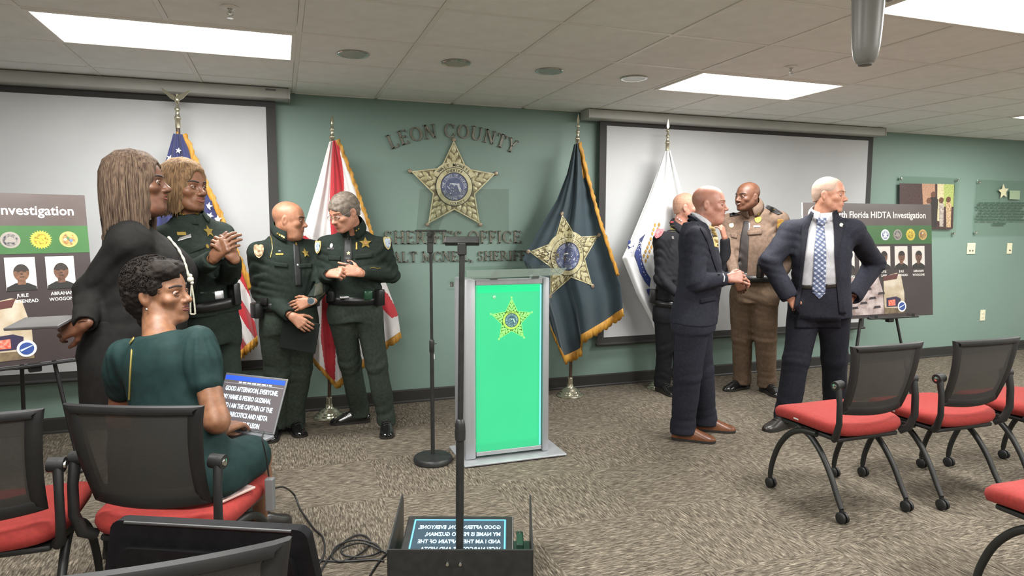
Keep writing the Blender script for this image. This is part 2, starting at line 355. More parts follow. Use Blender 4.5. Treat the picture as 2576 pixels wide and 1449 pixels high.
GL = {
 'I': (.36, stem(.18)), 'L': (.68, stem(.16)+bar(.16, .62, .035)+st(.62, 0, .62, .22, .06)),
 'E': (.68, stem(.16)+bar(.16, .6, .035)+bar(.16, .5, .52)+bar(.16, .6, .965)+st(.6, 0, .6, .2, .06)+st(.6, .8, .6, 1, .06)+st(.5, .42, .5, .62, .05)),
 'F': (.64, stem(.16)+bar(.16, .5, .5)+bar(.16, .6, .965)+st(.6, .78, .6, 1, .06)+st(.5, .4, .5, .6, .05)),
 'H': (.86, stem(.16)+stem(.7)+bar(.16, .7, .51)), 'N': (.86, stem(.13, .07)+st(.72, 0, .72, 1, .07)+sf(.72, 1)+st(.72, .03, .13, 1, .15)),
 'T': (.72, stem(.36)+bar(.05, .67, .965)+st(.05, .76, .05, 1, .06)+st(.67, .76, .67, 1, .06)),
 'Y': (.78, st(.38, 0, .38, .45, T_)+sf(.38, 0)+st(.38, .42, .1, 1, .15)+st(.38, .42, .68, 1, .08)+sf(.1, 1, .28)+sf(.68, 1, .26)),
 'O': (.9, arcq(.45, .5, .37, .47, 0, 360, .06, .15, 28)), 'C': (.82, arcq(.44, .5, .36, .47, 42, 318, .06, .15, 22)+st(.71, .66, .71, .9, .06)+st(.71, .1, .71, .34, .06)),
 'U': (.86, st(.16, .3, .16, 1, T_)+sf(.16, 1)+st(.7, .3, .7, 1, .08)+sf(.7, 1, .26)+arcq(.43, .3, .27, .27, 180, 360, .06, .14, 12)),
 'S': (.62, arcq(.3, .74, .2, .225, 20, 250, .07, .12, 14)+arcq(.31, .27, .22, .235, -160, 78, .07, .13, 14)+st(.5, .72, .5, .95, .05)+st(.09, .06, .09, .3, .05)),
 'R': (.8, stem(.16)+arcq(.36, .73, .21, .24, -90, 90, .06, .14, 12)+bar(.16, .37, .965)+bar(.16, .37, .49)+st(.72, 0, .42, .5, .14)+sf(.72, 0, .16)),
 'A': (.82, st(.1, 0, .4, 1, .07)+st(.7, 0, .4, 1, .15)+bar(.2, .6, .33)+sf(.1, 0, .26)+sf(.7, 0, .28)),
 'W': (1.1, st(.3, 0, .1, 1, .14)+st(.3, 0, .55, .95, .07)+st(.78, 0, .55, .95, .14)+st(.78, 0, 1.0, 1, .07)+sf(.1, 1, .26)+sf(1.0, 1, .22)+sf(.55, 1, .2)),
 'M': (1.02, stem(.13, .07)+stem(.88)+st(.5, .05, .13, 1, .14)+st(.5, .05, .88, 1, .07)), "'": (.2, st(.08, .72, .1, 1, .1)), ',': (.24, st(.06, -.16, .1, .1, .09)), ' ': (.34, []) }
def sign(txt, h, mat, place, label, name='wall_lettering', th=.014, track=.08):
    tot = sum(GL[c][0]+track for c in txt)*h; x = -tot/2; t = None
    o0, _, _ = place(0); t = empty(name, o0, label, 'wall sign', 'raised wall lettering')
    for c in txt:
        wd, polys = GL[c]
        if polys:
            o, ax, ay = place(x+wd*h/2); m = MB()
            for p in polys:
                m.prism([o+ax*((px-wd/2)*h)+ay*(py*h) for px, py in p], Vector((0, -1, 0)), th)
            m.build('letter', mat, t)
        x += (wd+track)*h
    return t
BRONZE = M('aged bronze letters', (128, 124, 112), .45, .6, var=(30, (106, 104, 96)))
YL = WALL_Y-.001
ACX, ACZ, AR = 1.362, 2.168-1.24, 1.24
def arc_place(s):
    a = s/AR; return Vector((ACX+AR*math.sin(a), YL, ACZ+AR*math.cos(a))), Vector((math.cos(a), 0, -math.sin(a))), Vector((math.sin(a), 0, math.cos(a)))
sign('LEON COUNTY', .112, BRONZE, arc_place, 'arched raised metal letters reading LEON COUNTY above the star', track=.11)
def flat_place(cx, z): return lambda s: (Vector((cx+s, YL, z)), Vector((1, 0, 0)), Vector((0, 0, 1)))
zl = (at(1320, 612, WALL_Y).z+at(1010, 612, WALL_Y).z)/2
sign("SHERIFF'S OFFICE", .104, BRONZE, flat_place(1.36, at(1140, 612, WALL_Y).z), "raised metal letters reading SHERIFF'S OFFICE below the star", track=.09)
sign('WALT MCNEIL, SHERIFF', .083, BRONZE, flat_place(1.36, at(1140, 657, WALL_Y).z), 'lowest row of raised metal letters on the teal wall behind the lectern', track=.085)
CREAM = M('star cream gold', (196, 190, 156), .45, .15, var=(24, (172, 164, 124))); DGOLD = M('star dark gold', (124, 114, 82), .5, .15, var=(40, (92, 84, 58)))
SEALB = M('seal blue', (64, 72, 104), .4, var=(30, (84, 92, 124))); INK = M('black ink', (34, 33, 30), .5); SEALW = M('seal print', (196, 200, 204), .5, var=(60, (150, 156, 168)))
TIPS = M('star tip', (150, 132, 112), .35, .4)
def arc_text(s, R, a_mid, size, spread, T, z, inward=False):
    m = MB(); n = len(s)
    for i, ch in enumerate(s):
        if ch == ' ': continue
        a = math.radians(a_mid) - (i-(n-1)/2)*spread*(1 if not inward else -1)
        vs, fs = text_polys(ch, size, bold=.012)
        ca, sa = math.cos(a), math.sin(a)
        if not inward: m.add([T(R*ca+v.x*sa+v.y*ca, R*sa-v.x*ca+v.y*sa, z) for v in vs], fs)
        else: m.add([T(R*ca-v.x*sa-v.y*ca, R*sa+v.x*ca-v.y*sa, z) for v in vs], fs)
    return m
FLA = [(-.52, .24), (-.1, .26), (.1, .2), (.34, .24), (.4, -.02), (.56, -.34), (.5, -.6), (.36, -.5), (.24, -.2), (.16, .06), (-.02, .1), (-.14, .02), (-.3, .12), (-.52, .12)]
def star_emblem(parent, T, R, texts, k=1.0, sub=None, plate=None, leaf=None, ring=None, band=True, disc_r=.305, single=False):
    """T(x, y, z) maps star coordinates to the world, z = height above its ground"""
    plate = plate or DGOLD; leaf = leaf or CREAM; ring = ring or CREAM
    ri = .5*R; pts = []
    for i in range(10):
        a = math.pi/2 + i*math.pi/5; r = R if i % 2 == 0 else ri; pts.append((r*math.cos(a), r*math.sin(a)))
    def poly(m, P, z0, z1):
        n = len(P); cx = sum(p[0] for p in P)/n; cy = sum(p[1] for p in P)/n
        # fine subdivision so that it follows a curved ground
        q = []
        for i in range(n):
            a, b = P[i], P[(i+1) % n]; s_ = max(1, int(math.hypot(b[0]-a[0], b[1]-a[1])/(sub or 9)))
            for j in range(s_): q.append((a[0]+(b[0]-a[0])*j/s_, a[1]+(b[1]-a[1])*j/s_))
        n = len(q); R_ = 8 if sub else 1
        vs = []; fs = []
        for l in range(R_+1):
            f = 1-l/(R_+.0) if R_ > 1 else 1-l
            for x, y in q: vs.append(T(cx+(x-cx)*f, cy+(y-cy)*f, z1))
        for l in range(R_):
            for i in range(n):
                fs.append((l*n+i, l*n+(i+1) % n, (l+1)*n+(i+1) % n, (l+1)*n+i))
        o = len(vs)
        for x, y in q: vs.append(T(x, y, z0))
        for i in range(n): fs.append((o+i, o+(i+1) % n, (i+1) % n, i))
        m.add(vs, fs)
    poly_m = MB(); poly(poly_m, pts, 0, .35*k); poly_m.build('star_plate', plate, parent)
    m = MB(); w_ = .035*R
    for i in range(10):
        a, b = pts[i], pts[(i+1) % 10]; s_ = 10 if sub else 1
        for j in range(s_):
            a2 = (a[0]+(b[0]-a[0])*j/s_, a[1]+(b[1]-a[1])*j/s_); b2 = (a[0]+(b[0]-a[0])*(j+1)/s_, a[1]+(b[1]-a[1])*(j+1)/s_)
            def sc(p, f): return (p[0]*f, p[1]*f)
            f0 = 1-w_/R*1.6
            m.add([T(*a2, .36*k), T(*b2, .36*k), T(*sc(b2, 1), .62*k), T(*sc(a2, 1), .62*k), T(*sc(a2, f0), .62*k), T(*sc(b2, f0), .62*k), T(*sc(a2, f0), .36*k), T(*sc(b2, f0), .36*k)],
                  [(0, 1, 2, 3), (3, 2, 5, 4), (4, 5, 7, 6)])
    m.build('star_rim', leaf, parent)
    m = MB()
    for i in range(5):
        a = math.pi/2+i*2*math.pi/5; ca, sa = math.cos(a), math.sin(a)
        spec = [(.82, 0, 0, .2, .05)]+[(.68, s*.05, s*-.45, .18, .046) for s in (-1, 1)]+[(.6, 0, 0, .16, .042)]+[(.54, s*.105, s*-.5, .18, .052) for s in (-1, 1)]+[(.46, s*.03, s*-.3, .14, .036) for s in (-1, 1)]+[(.43, s*.17, s*-.7, .17, .05) for s in (-1, 1)]
        for d, lat, rot, ln, wd in spec:
            cr, sr = math.cos(rot), math.sin(rot)
            loc = [(-ln/2, 0), (-ln*.2, wd), (ln*.2, wd*.85), (ln/2, 0), (ln*.2, -wd*.85), (-ln*.2, -wd)]
            P = []
            for x, y in loc:
                u = d+x*cr+y*sr; v = lat-x*sr+y*cr; P.append((R*(u*ca-v*sa), R*(u*sa+v*ca)))
            c = (sum(p[0] for p in P)/6, sum(p[1] for p in P)/6)
            vs = [T(*p, .38*k) for p in P]+[T(*c, 1.0*k)]
            if single: m = MB()
            m.add(vs, [(j, (j+1) % 6, 6) for j in range(6)])
            if single: m.build('leaf', leaf, parent)
    if not single: m.build('leaf_relief', leaf, parent)['kind'] = 'stuff'
    m = MB()
    for i in range(5):
        a = math.pi/2+i*2*math.pi/5; c = (R*1.02*math.cos(a), R*1.02*math.sin(a)); n = 14; rr = .048*R
        vs = [T(c[0]+rr*math.cos(2*math.pi*j/n), c[1]+rr*math.sin(2*math.pi*j/n), 0) for j in range(n)]+[T(c[0]+rr*.8*math.cos(2*math.pi*j/n), c[1]+rr*.8*math.sin(2*math.pi*j/n), .8*k) for j in range(n)]+[T(c[0], c[1], 1.1*k)]
        MB().add(vs, [(j, (j+1) % n, n+(j+1) % n, n+j) for j in range(n)]+[(n+j, n+(j+1) % n, 2*n) for j in range(n)]).build('ball_tip', TIPS if leaf is CREAM else leaf, parent, True)
    def annul(r0, r1, z, mat, nm, a0=0, a1=360):
        m = MB(); n = 48
        vs = []; 
        NR = 9 if sub else 2
        for rr, zz in [(r1, 0)]+[(r1+(r0-r1)*q/NR, z) for q in range(NR+1)]+[(r0, 0)]:
            for i in range(n+1): a = math.radians(a0+(a1-a0)*i/n); vs.append(T(rr*math.cos(a), rr*math.sin(a), zz))
        q = n+1
        m.add(vs, [(l*q+i, l*q+i+1, (l+1)*q+i+1, (l+1)*q+i) for l in range(NR+2) for i in range(n)]); return m.build(nm, mat, parent)
    d = disc_r*R
    if band: annul(d*1.33, d*1.78, 1.15*k, ring, 'name_band', 28, 152)
    annul(d, d*1.34, 1.3*k, ring, 'inner_ring'); annul(d*1.33, d*1.375, 1.4*k, INK, 'ring_line'); annul(d*.97, d*1.02, 1.4*k, INK, 'ring_line')
    annul(.002*R, d*.985, 1.32*k, SEALB, 'seal_disc'); annul(d*.68, d*.7, 1.4*k, SEALW, 'seal_line')
    m = arc_text('THE STATE OF FLORIDA', d*.74, 90, d*.24, .17, T, 1.42*k); m.f += []; m.build('seal_lettering', SEALW, parent)
    arc_text('IN GOD WE TRUST', d*.92, -90, d*.24, .17, T, 1.42*k, True).build('seal_lettering', SEALW, parent)
    m = MB(); n = len(FLA); P = [(x*d*.8+.0*d, y*d*.8) for x, y in FLA]
    m.add([T(x+.08*d, y+.06*d, 1.45*k) for x, y in P], [(0, 1, 10, 12), (0, 12, 13), (10, 11, 12), (1, 2, 9, 10), (2, 3, 4, 9), (4, 8, 9), (4, 5, 8), (5, 7, 8), (5, 6, 7)])
    rnd = random.Random(3)
    for q in range(16):
        x, y, r_ = rnd.uniform(-.5, .2)*d, rnd.uniform(-.5, .1)*d, rnd.uniform(.03, .08)*d
        m.add([T(x-r_, y, 1.43*k), T(x, y-r_*.6, 1.43*k), T(x+r_, y, 1.43*k), T(x, y+r_*.8, 1.43*k)], [(0, 1, 2, 3)])
    m.build('seal_figure', SEALW, parent)
    for s, rr, sz, spr, am, inw in texts: arc_text(s, rr*d, am, sz*d, spr, T, 1.45*k, inw).build('star_lettering', INK, parent)
c0 = Vector((1.347, WALL_Y-.004, 1.772)); RS = .372
ws = empty('wall_star', (c0.x, WALL_Y, c0.z), 'large cream and gold five-pointed sheriff star mounted on the teal wall', 'wall star')
star_emblem(ws, lambda x, y, z: Vector((c0.x+x, c0.y-.012-z*.012, c0.z+y)), RS, [('WALT MCNEIL', 1.44, .3, .155, 90, False), ('SHERIFF', 1.06, .28, .155, 90, False), ('COUNTY', 1.3, .27, .16, -78, True)], single=True)
MB().lathe((c0.x, WALL_Y-.016, c0.z), [(.05, 0), (.05, .016)], 20, axis=(0, 1, 0)).build('standoff', DGOLD, ws)
# acrylic plaques and wall plates
ACR = bpy.data.materials.new('clear acrylic'); ACR.use_nodes = True; nt = ACR.node_tree; nt.nodes.clear()
_o = nt.nodes.new('ShaderNodeOutputMaterial'); _t = nt.nodes.new('ShaderNodeBsdfTransparent'); _t.inputs[0].default_value = (.93, .96, .94, 1); _g = nt.nodes.new('ShaderNodeBsdfGlossy'); _g.inputs['Roughness'].default_value = .05
_mx = nt.nodes.new('ShaderNodeMixShader'); _mx.inputs[0].default_value = .05
nt.links.new(_t.outputs[0], _mx.inputs[1]); nt.links.new(_g.outputs[0], _mx.inputs[2]); nt.links.new(_mx.outputs[0], _o.inputs[0])
def plaque(x0, x1, z0, z1, label):
    t = empty('acrylic_plaque', ((x0+x1)/2, WALL_Y, (z0+z1)/2), label, 'plaque', 'acrylic wall plaques')
    MB().box(((x0+x1)/2, WALL_Y-.025, (z0+z1)/2), (x1-x0, .008, z1-z0), bev=.002).build('acrylic_sheet', ACR, t)
    for x in (x0+.03, x1-.03):
        for z in (z0+.03, z1-.03): MB().lathe((x, WALL_Y-.038, z), [(.002, -.002), (.012, 0), (.014, .004), (.014, .036)], 20, axis=(0, 1, 0)).build('standoff', CHROME, t, True)
    return t
Yp = WALL_Y-.031
pa = plaque(6.17, 7.05, 1.35, 1.99, 'clear acrylic plaque holding a framed colour photograph of people')
A_ = lambda px, py: at(px, py, Yp)
def pr(pxs, mat, nm, parent, dy=0.0):
    m = MB(); m.prism([at(x, y, Yp-dy) for x, y in pxs], Vector((0, -1, 0)), .0012); return m.build(nm, mat, parent)
PH = lambda nm, rgb, rgb2=None: M('print '+nm, rgb, .45, var=(60, rgb2) if rgb2 else None)
pr([(2263, 461), (2401, 464), (2397, 575), (2392, 577), (2262, 573)], PH('dark door', (74, 54, 52), (56, 40, 40)), 'photo_backing', pa)
pr([(2319, 462), (2352, 462.5), (2352, 545), (2322, 520)], PH('tan wall', (176, 138, 112), (150, 112, 92)), 'photo_print', pa, .001)
pr([(2358, 462.5), (2374, 463), (2373, 560), (2357, 555)], PH('cream post', (204, 196, 160), (176, 160, 120)), 'photo_print', pa, .001)
pr([(2374, 463), (2400, 464), (2398, 520), (2373, 520)], PH('foliage', (132, 150, 80), (176, 182, 112)), 'photo_print', pa, .001)
def figure(x, y0, y1, wd, mt, head):
    m = MB(); hgt = y1-y0
    m.prism([at(px, py, Yp-.003) for px, py in [(x-wd*.5, y0+hgt*.2), (x-wd*.2, y0+hgt*.15), (x+wd*.2, y0+hgt*.15), (x+wd*.5, y0+hgt*.22), (x+wd*.42, y0+hgt*.6), (x+wd*.36, y1), (x-wd*.36, y1), (x-wd*.42, y0+hgt*.6)]], Vector((0, -1, 0)), .001)
    m.build('photo_figure', mt, pa)
    m = MB(); m.prism(disc_pts(at(x, y0+hgt*.08, Yp-.004), Vector((1, 0, 0)), Vector((0, 0, 1)), .035, 14, .032), Vector((0, -1, 0)), .001); m.build('photo_figure_head', head, pa)
figure(2348, 482, 572, 24, PH('black clothes', (38, 34, 34), (56, 50, 48)), PH('brown face', (96, 66, 52)))
figure(2368, 498, 570, 13, PH('white shirt', (186, 176, 164), (120, 110, 104)), PH('brown face', (96, 66, 52)))
figure(2386, 496, 572, 15, PH('camo', (140, 104, 76), (196, 176, 140)), PH('brown face', (96, 66, 52)))
figure(2337, 500, 560, 9, PH('white shirt', (186, 176, 164), (120, 110, 104)), PH('brown face', (96, 66, 52)))
pb = plaque(7.33, 8.32, 1.36, 1.98, 'clear acrylic plaque with small star and dark text lines, at far right')
sc_ = at(2524, 482, Yp)
m = MB(); P = []
for i in range(10):
    a = math.pi/2+i*math.pi/5+.12; r = .085 if i % 2 == 0 else .04; P.append(sc_+Vector((r*math.cos(a), 0, r*math.sin(a))))
m.prism(P, Vector((0, -1, 0)), .004); m.build('small_star', M('pale star', (210, 206, 170), .4), pb)
pr([(2540, 479), (2566, 480), (2565, 502), (2539, 501)], M('frosted block', (150, 170, 140), .5), 'frosted_block', pb)
INKG = M('etched dark text', (58, 84, 68), .6)
rnd = random.Random(11)
for i in range(7):
    y = 509+i*7.2; xa = rnd.uniform(2456, 2470); m = MB(); x = xa
    while x < 2572:
        wd = rnd.uniform(6, 15); m.prism([at(x, y, Yp), at(x+wd, y, Yp), at(x+wd, y+3.2, Yp), at(x, y+3.2, Yp)], Vector((0, -1, 0)), .001); x += wd+2.6
    m.build('text_line', INKG, pb)
m = MB(); m.prism([at(2498, 561, Yp), at(2530, 561, Yp), at(2530, 565, Yp), at(2498, 565, Yp)], Vector((0, -1, 0)), .001); m.build('text_line', INKG, pb)
PLATE = M('ivory plate', (218, 214, 184), .4)
def wallplate(px, py, wd, ht, label, name, kind):
    c = at(px, py, WALL_Y); t = empty(name, (c.x, WALL_Y, c.z), label, 'wall plate')
    MB().box((c.x, WALL_Y-.004, c.z), (wd, .008, ht), bev=.003).build('cover_plate', PLATE, t)
    DK = M('plate slot', (96, 92, 80), .5)
    if kind == 'jack':
        for s in (-1, 1): MB().box((c.x+s*.022, WALL_Y-.009, c.z-.025), (.02, .004, .018), bev=.001).build('jack', DK, t)
    elif kind == 'switch':
        MB().box((c.x, WALL_Y-.01, c.z-.02), (.022, .008, .01), Matrix.Rotation(.3, 3, 'Y')).build('latch', DK, t)
    else:
        for s in (-1, 1):
            MB().lathe((c.x, WALL_Y-.011, c.z+s*.024), [(.002, 0), (.016, 0), (.017, .003)], 20, axis=(0, 1, 0)).build('receptacle', PLATE, t)
            for q in (-1, 1): MB().box((c.x+q*.006, WALL_Y-.0115, c.z+s*.024), (.002, .002, .008)).build('slot', DK, t)
wallplate(2442, 625, .125, .125, 'square ivory wall plate with two jacks below the acrylic plaque', 'data_plate', 'jack')
wallplate(2538.5, 625, .08, .125, 'narrow ivory wall plate near the right edge of the wall', 'blank_plate', 'switch')
wallplate(2471, 793, .078, .125, 'ivory power outlet low on the green wall at right', 'power_outlet', 'outlet')
# ================================================================== lectern
ALU = M('brushed aluminium', (172, 174, 178), .42, .35, var=(12, (160, 162, 166)), stretch=(1, 1, .06))
GREENP = M('green lit panel', (20, 70, 48), .3, emit=((66, 212, 146), .9), var=(2.2, (24, 84, 58)))
GREENB = M('green light band', (10, 70, 45), .35, emit=((20, 236, 150), .95))
LED = M('led strip', (90, 160, 160), .4, emit=((130, 240, 245), 1.0))
px0, px1, pyf, pyb, pz = 1.028, 1.578, 3.80, 4.06, 1.135
lec = empty('lectern', (1.33, 3.92, 0), 'aluminium lectern with glowing green front panel and star', 'lectern')
MB().box((1.335, 3.912, .012), (.67, .39, .012), bev=.004).build('base_plate', ALU, lec); MB().box((1.335, 3.912, .0035), (.655, .375, .006)).build('base_pad', M('black rubber', (24, 24, 24), .7), lec)
for x in (px0+.035, px1-.02):
    wd = .07 if x < 1.2 else .045
    MB().box((x, (pyf+pyb)/2, .018+(pz-.018)/2), (wd, pyb-pyf, pz-.018), bev=.012).build('side_post', ALU, lec, True)
gx0, gx1, gz0, gz1 = 1.1, 1.532, .062, 1.096
MB().box(((gx0+gx1)/2, pyf+.02, gz0-.014), (gx1-gx0, .03, .026), bev=.003).build('bottom_rail', ALU, lec); MB().box(((gx0+gx1)/2, pyf+.02, gz1+.018), (gx1-gx0, .03, .036), bev=.003).build('top_rail', ALU, lec)
MB().box(((gx0+gx1)/2-.005, pyf+.012, (gz0+gz1)/2), (gx1-gx0-.012, .01, gz1-gz0)).build('front_panel', GREENP, lec)
MB().box(((gx0+gx1)/2-.006, pyf+.006, gz1-.025), (gx1-gx0-.03, .004, .042)).build('light_band', GREENB, lec)
MB().box((gx1-.012, pyf+.004, (gz0+gz1)/2), (.008, .006, gz1-gz0-.01)).build('led_strip', LED, lec)
MB().box(((px0+px1)/2, pyb-.01, .6), (px1-px0-.09, .012, 1.06)).build('back_panel', M('smoked acrylic', (70, 84, 78), .3), lec)
MB().lathe((1.215, pyf+.002, 1.022), [(.001, -.003), (.011, -.002), (.012, .004)], 20, axis=(0, 1, 0)).build('panel_screw', CHROME, lec, True)
gl = ld = bpy.data.lights.new('lectern_led', 'AREA'); ld.shape = 'RECTANGLE'; ld.size = .4; ld.size_y = .95; ld.energy = 1.0; ld.color = (.08, 1, .42)
lo = bpy.data.objects.new('lectern_led', ld); COL.objects.link(lo); lo.location = (1.31, pyf-.012, .58); lo.rotation_euler = (math.pi/2, 0, 0)
cS = at(1288, 806, pyf-.002)
GST = M('star print green gold', (150, 214, 110), .4, emit=((110, 220, 110), .35)); GSTD = M('star print dark', (92, 104, 44), .5, var=(40, (60, 96, 40)))
star_emblem(lec, lambda x, y, z: Vector((cS.x+x, pyf+.006-z*.0016, cS.z+y)), .138, [('SHERIFF', 1.06, .3, .17, 90, False)], leaf=GST, plate=GSTD, ring=M('star ring gold', (176, 176, 84), .4, emit=((150, 180, 60), .2)), disc_r=.315, band=False)
# sloping clear reading top with brackets
F0, F1 = Vector((1.02, 3.73, 1.205)), Vector((1.69, 3.73, 1.205)); B0, B1 = Vector((1.0, 4.14, 1.075)), Vector((1.69, 4.14, 1.075))
m = MB(); n_ = (F1-F0).cross(B0-F0).normalized(); m.prism([F0, F1, B1, B0], n_, .012); m.build('reading_top', ACR, lec)
m = MB(); m.prism([F0+Vector((.0, -.003, -.062)), F1+Vector((-.07, -.003, -.05)), F1+Vector((-.03, -.003, -.008)), F0+Vector((0, -.003, -.01))], Vector((0, -1, 0)), .006); m.build('front_lip', M('frosted acrylic', (150, 166, 156), .3, alpha=.4), lec)
MB().tube([B0+Vector((.0, 0, -.03)), B1+Vector((0, 0, -.03))], .006, 10).build('page_stop', ACR, lec, True)
for x in (1.2, 1.47):
    m = MB(); m.prism([Vector((x-.012, 3.80, 1.13)), Vector((x+.035, 3.80, 1.13)), Vector((x+.05, 3.80, 1.185)), Vector((x+.018, 3.80, 1.187))], Vector((0, 1, 0)), .012); m.build('top_bracket', M('dark bracket', (86, 94, 90), .4), lec)
MB().lathe(B0+Vector((.03, -.02, -.012)), [(.012, 0), (.012, .03), (.008, .032)], 16).build('standoff', CHROME, lec, True)
# ================================================================== speech prompters
PBLK = M('black metal', (30, 31, 31), .42, var=(30, (38, 39, 38))); PGL = ACR
GLT = bpy.data.materials.new('prompter glass'); GLT.use_nodes = True; nt = GLT.node_tree; nt.nodes.clear()
_o = nt.nodes.new('ShaderNodeOutputMaterial'); _t = nt.nodes.new('ShaderNodeBsdfTransparent'); _t.inputs[0].default_value = (.90, .915, .90, 1); _g = nt.nodes.new('ShaderNodeBsdfGlossy'); _g.inputs['Roughness'].default_value = .03; _mx = nt.nodes.new('ShaderNodeMixShader'); _mx.inputs[0].default_value = .06
nt.links.new(_t.outputs[0], _mx.inputs[1]); nt.links.new(_g.outputs[0], _mx.inputs[2]); nt.links.new(_mx.outputs[0], _o.inputs[0])
def prompter_head(t, top, ax, lean, gw, gh, barw):
    """horizontal clamp bar and the tilted half-mirror glass standing in it; lean = direction the glass leans"""
    up = (UP*math.cos(math.radians(35)) + lean*math.sin(math.radians(35))).normalized(); nn = ax.cross(up)
    MB().obox(top+Vector((0, 0, .0)), ax, nn, up, (barw, .026, .03), .004).build('glass_clamp', PBLK, t)
    MB().obox(top-Vector((0, 0, .03)), ax, ax.cross(UP), UP, (.035, .035, .05), .005).build('tilt_joint', PBLK, t)
    MB().obox(top+up*(gh/2+.004), ax, nn, up, (gw, .005, gh)).build('beam_splitter_glass', GLT, t)
tp = empty('speech_prompter', (.655, 2.50, 0), 'black prompter stand rising from the floor monitor in front', 'teleprompter', 'speech prompters')
pb_ = Vector((.655, 2.50, 0))
MB().tube([pb_+Vector((-.006, 0, .03)), pb_+Vector((0, 0, .66))], .0165, 20).build('lower_pole', PBLK, tp, True)
MB().tube([pb_+Vector((0, 0, .6)), pb_+Vector((.012, 0, 1.375))], .0115, 16).build('upper_pole', PBLK, tp, True)
MB().lathe(pb_+Vector((0, 0, .635)), [(.016, -.04), (.021, -.035), (.022, .0), (.02, .03), (.0165, .045), (.012, .05)], 24).build('height_collar', PBLK, tp, True)
prompter_head(tp, pb_+Vector((.012, 0, 1.395)), RGT, -TOW, .365, .25, .135)
# floor monitor tray
A, Bv = RGT, -TOW; cF = pb_ + TOW*.035                      # front wall middle
mon = empty('floor_monitor', (cF.x, cF.y, 0), 'black floor monitor tray showing mirrored speech text', 'monitor')
ORG[mon] = Vector((cF.x, cF.y, 0)); W2 = .288; zF = .155; Dp = .36
MB().obox(cF+UP*(zF/2+.004), A, Bv, UP, (2*W2, .008, zF), .002).build('front_wall', PBLK, mon)
MB().obox(cF+Bv*(Dp/2)+UP*.012, A, Bv, UP, (2*W2, Dp, .008)).build('tray_floor', PBLK, mon)
for s in (-1, 1):
    P = [cF+A*(s*W2)+UP*.01, cF+A*(s*W2)+UP*zF, cF+A*(s*W2)+Bv*Dp+UP*.235, cF+A*(s*W2)+Bv*(Dp+.02)+UP*.2, cF+A*(s*W2)+Bv*Dp+UP*.01]
    MB().prism(P, A*s, .007).build('side_flap', PBLK, mon)
for s in (-1, 1): MB().lathe(cF+A*(s*.026-.025)+TOW*.011+UP*(zF-.055), [(.001, -.004), (.006, -.003), (.008, .002), (.008, .006)], 16, axis=-TOW).build('bolt', CHROME, mon, True)
sU = (Bv*math.cos(math.radians(12))+UP*math.sin(math.radians(12))).normalized(); sN = A.cross(sU); sC = cF+Bv*.16+UP*.115-A*.02
MB().obox(sC, A, sU, sN, (.47, .3, .03), .006).build('monitor_bezel', PBLK, mon)
scr = MB().obox(sC+sN*.016, A, sU, sN, (.41, .24, .003)).build('monitor_screen', M('dim screen', (44, 56, 64), .25, emit=((70, 92, 108), .55)), mon)
m = MB()
for a_, b_, d_ in ((0, .115, (.4, .006)), (-.198, 0, (.006, .236)), (.198, 0, (.006, .236))): m.obox(sC+sN*.0185+A*a_+sU*b_, A, sU, sN, (d_[0], d_[1], .001))
m.build('screen_frame_line', M('screen glow blue', (90, 190, 230), .4, emit=((90, 190, 240), .8)), scr)
m = MB()
for i, s in enumerate(('GOOD AFTERNOON, EVERYONE,', 'MY NAME IS PEDRO GUZMAN,', 'AND I AM THE CAPTAIN OF THE', 'VICE/ NARCOTICS AND HIDTA')):
    text_on(m, s, sC+sN*.0185+A*.18+sU*(.055-i*.047), -A, sU, .033, 'LEFT', .0003, .012, .72)
m.build('mirrored_lettering', M('screen text', (200, 235, 250), .4, emit=((190, 235, 255), 1.1)), scr)
MB().obox(cF+A*(W2-.045)+Bv*.19+UP*.09, A, Bv, UP, (.03, .12, .05), .004).build('side_bracket', M('green metal', (40, 66, 54), .4), mon)
MB().lathe(cF+A*(W2-.045)+Bv*.24+UP*.115, [(.001, .006), (.007, .004), (.008, -.004)], 14).build('bracket_bolt', CHROME, mon, True)
# far prompter on a round base
fp = Vector((.848, 3.905, 0)); t = empty('speech_prompter', fp, 'black prompter stand on a round base beside the lectern', 'teleprompter', 'speech prompters')
MB().lathe(fp, [(.112, 0), (.12, .006), (.12, .026), (.112, .036), (.03, .044), (.014, .05)], 48).build('round_base', PBLK, t, True)
MB().tube([fp+UP*.04, fp+UP*.74], .0125, 18).build('lower_pole', PBLK, t, True); MB().tube([fp+UP*.7, fp+UP*1.37], .009, 14).build('upper_pole', PBLK, t, True)
MB().lathe(fp+UP*.735, [(.0125, -.05), (.0155, -.045), (.0155, .02), (.012, .03), (.009, .032)], 20).build('height_collar', PBLK, t, True); MB().tube([fp+UP*.74, fp+UP*.74+RGT*.03], .004, 8).build('clamp_knob', PBLK, t, True)
MB().obox(fp+UP*.66-Vector((-.012, .006, 0)), RGT, -TOW, UP, (.008, .004, .03)).build('label_tag', M('white tag', (200, 200, 196), .5), t)
prompter_head(t, fp+UP*1.405, (RGT*.12-TOW*.99).normalized(), (RGT*.99+TOW*.12).normalized()*.6, .3, .26, .1)
MB().obox(fp+UP*1.425+RGT*.0, RGT, -TOW, UP, (.19, .02, .012), .003).build('cross_bar', PBLK, t)
MB().obox(fp+UP*1.34-RGT*.004, RGT, -TOW, UP, (.034, .03, .1), .006).build('head_sleeve', PBLK, t)
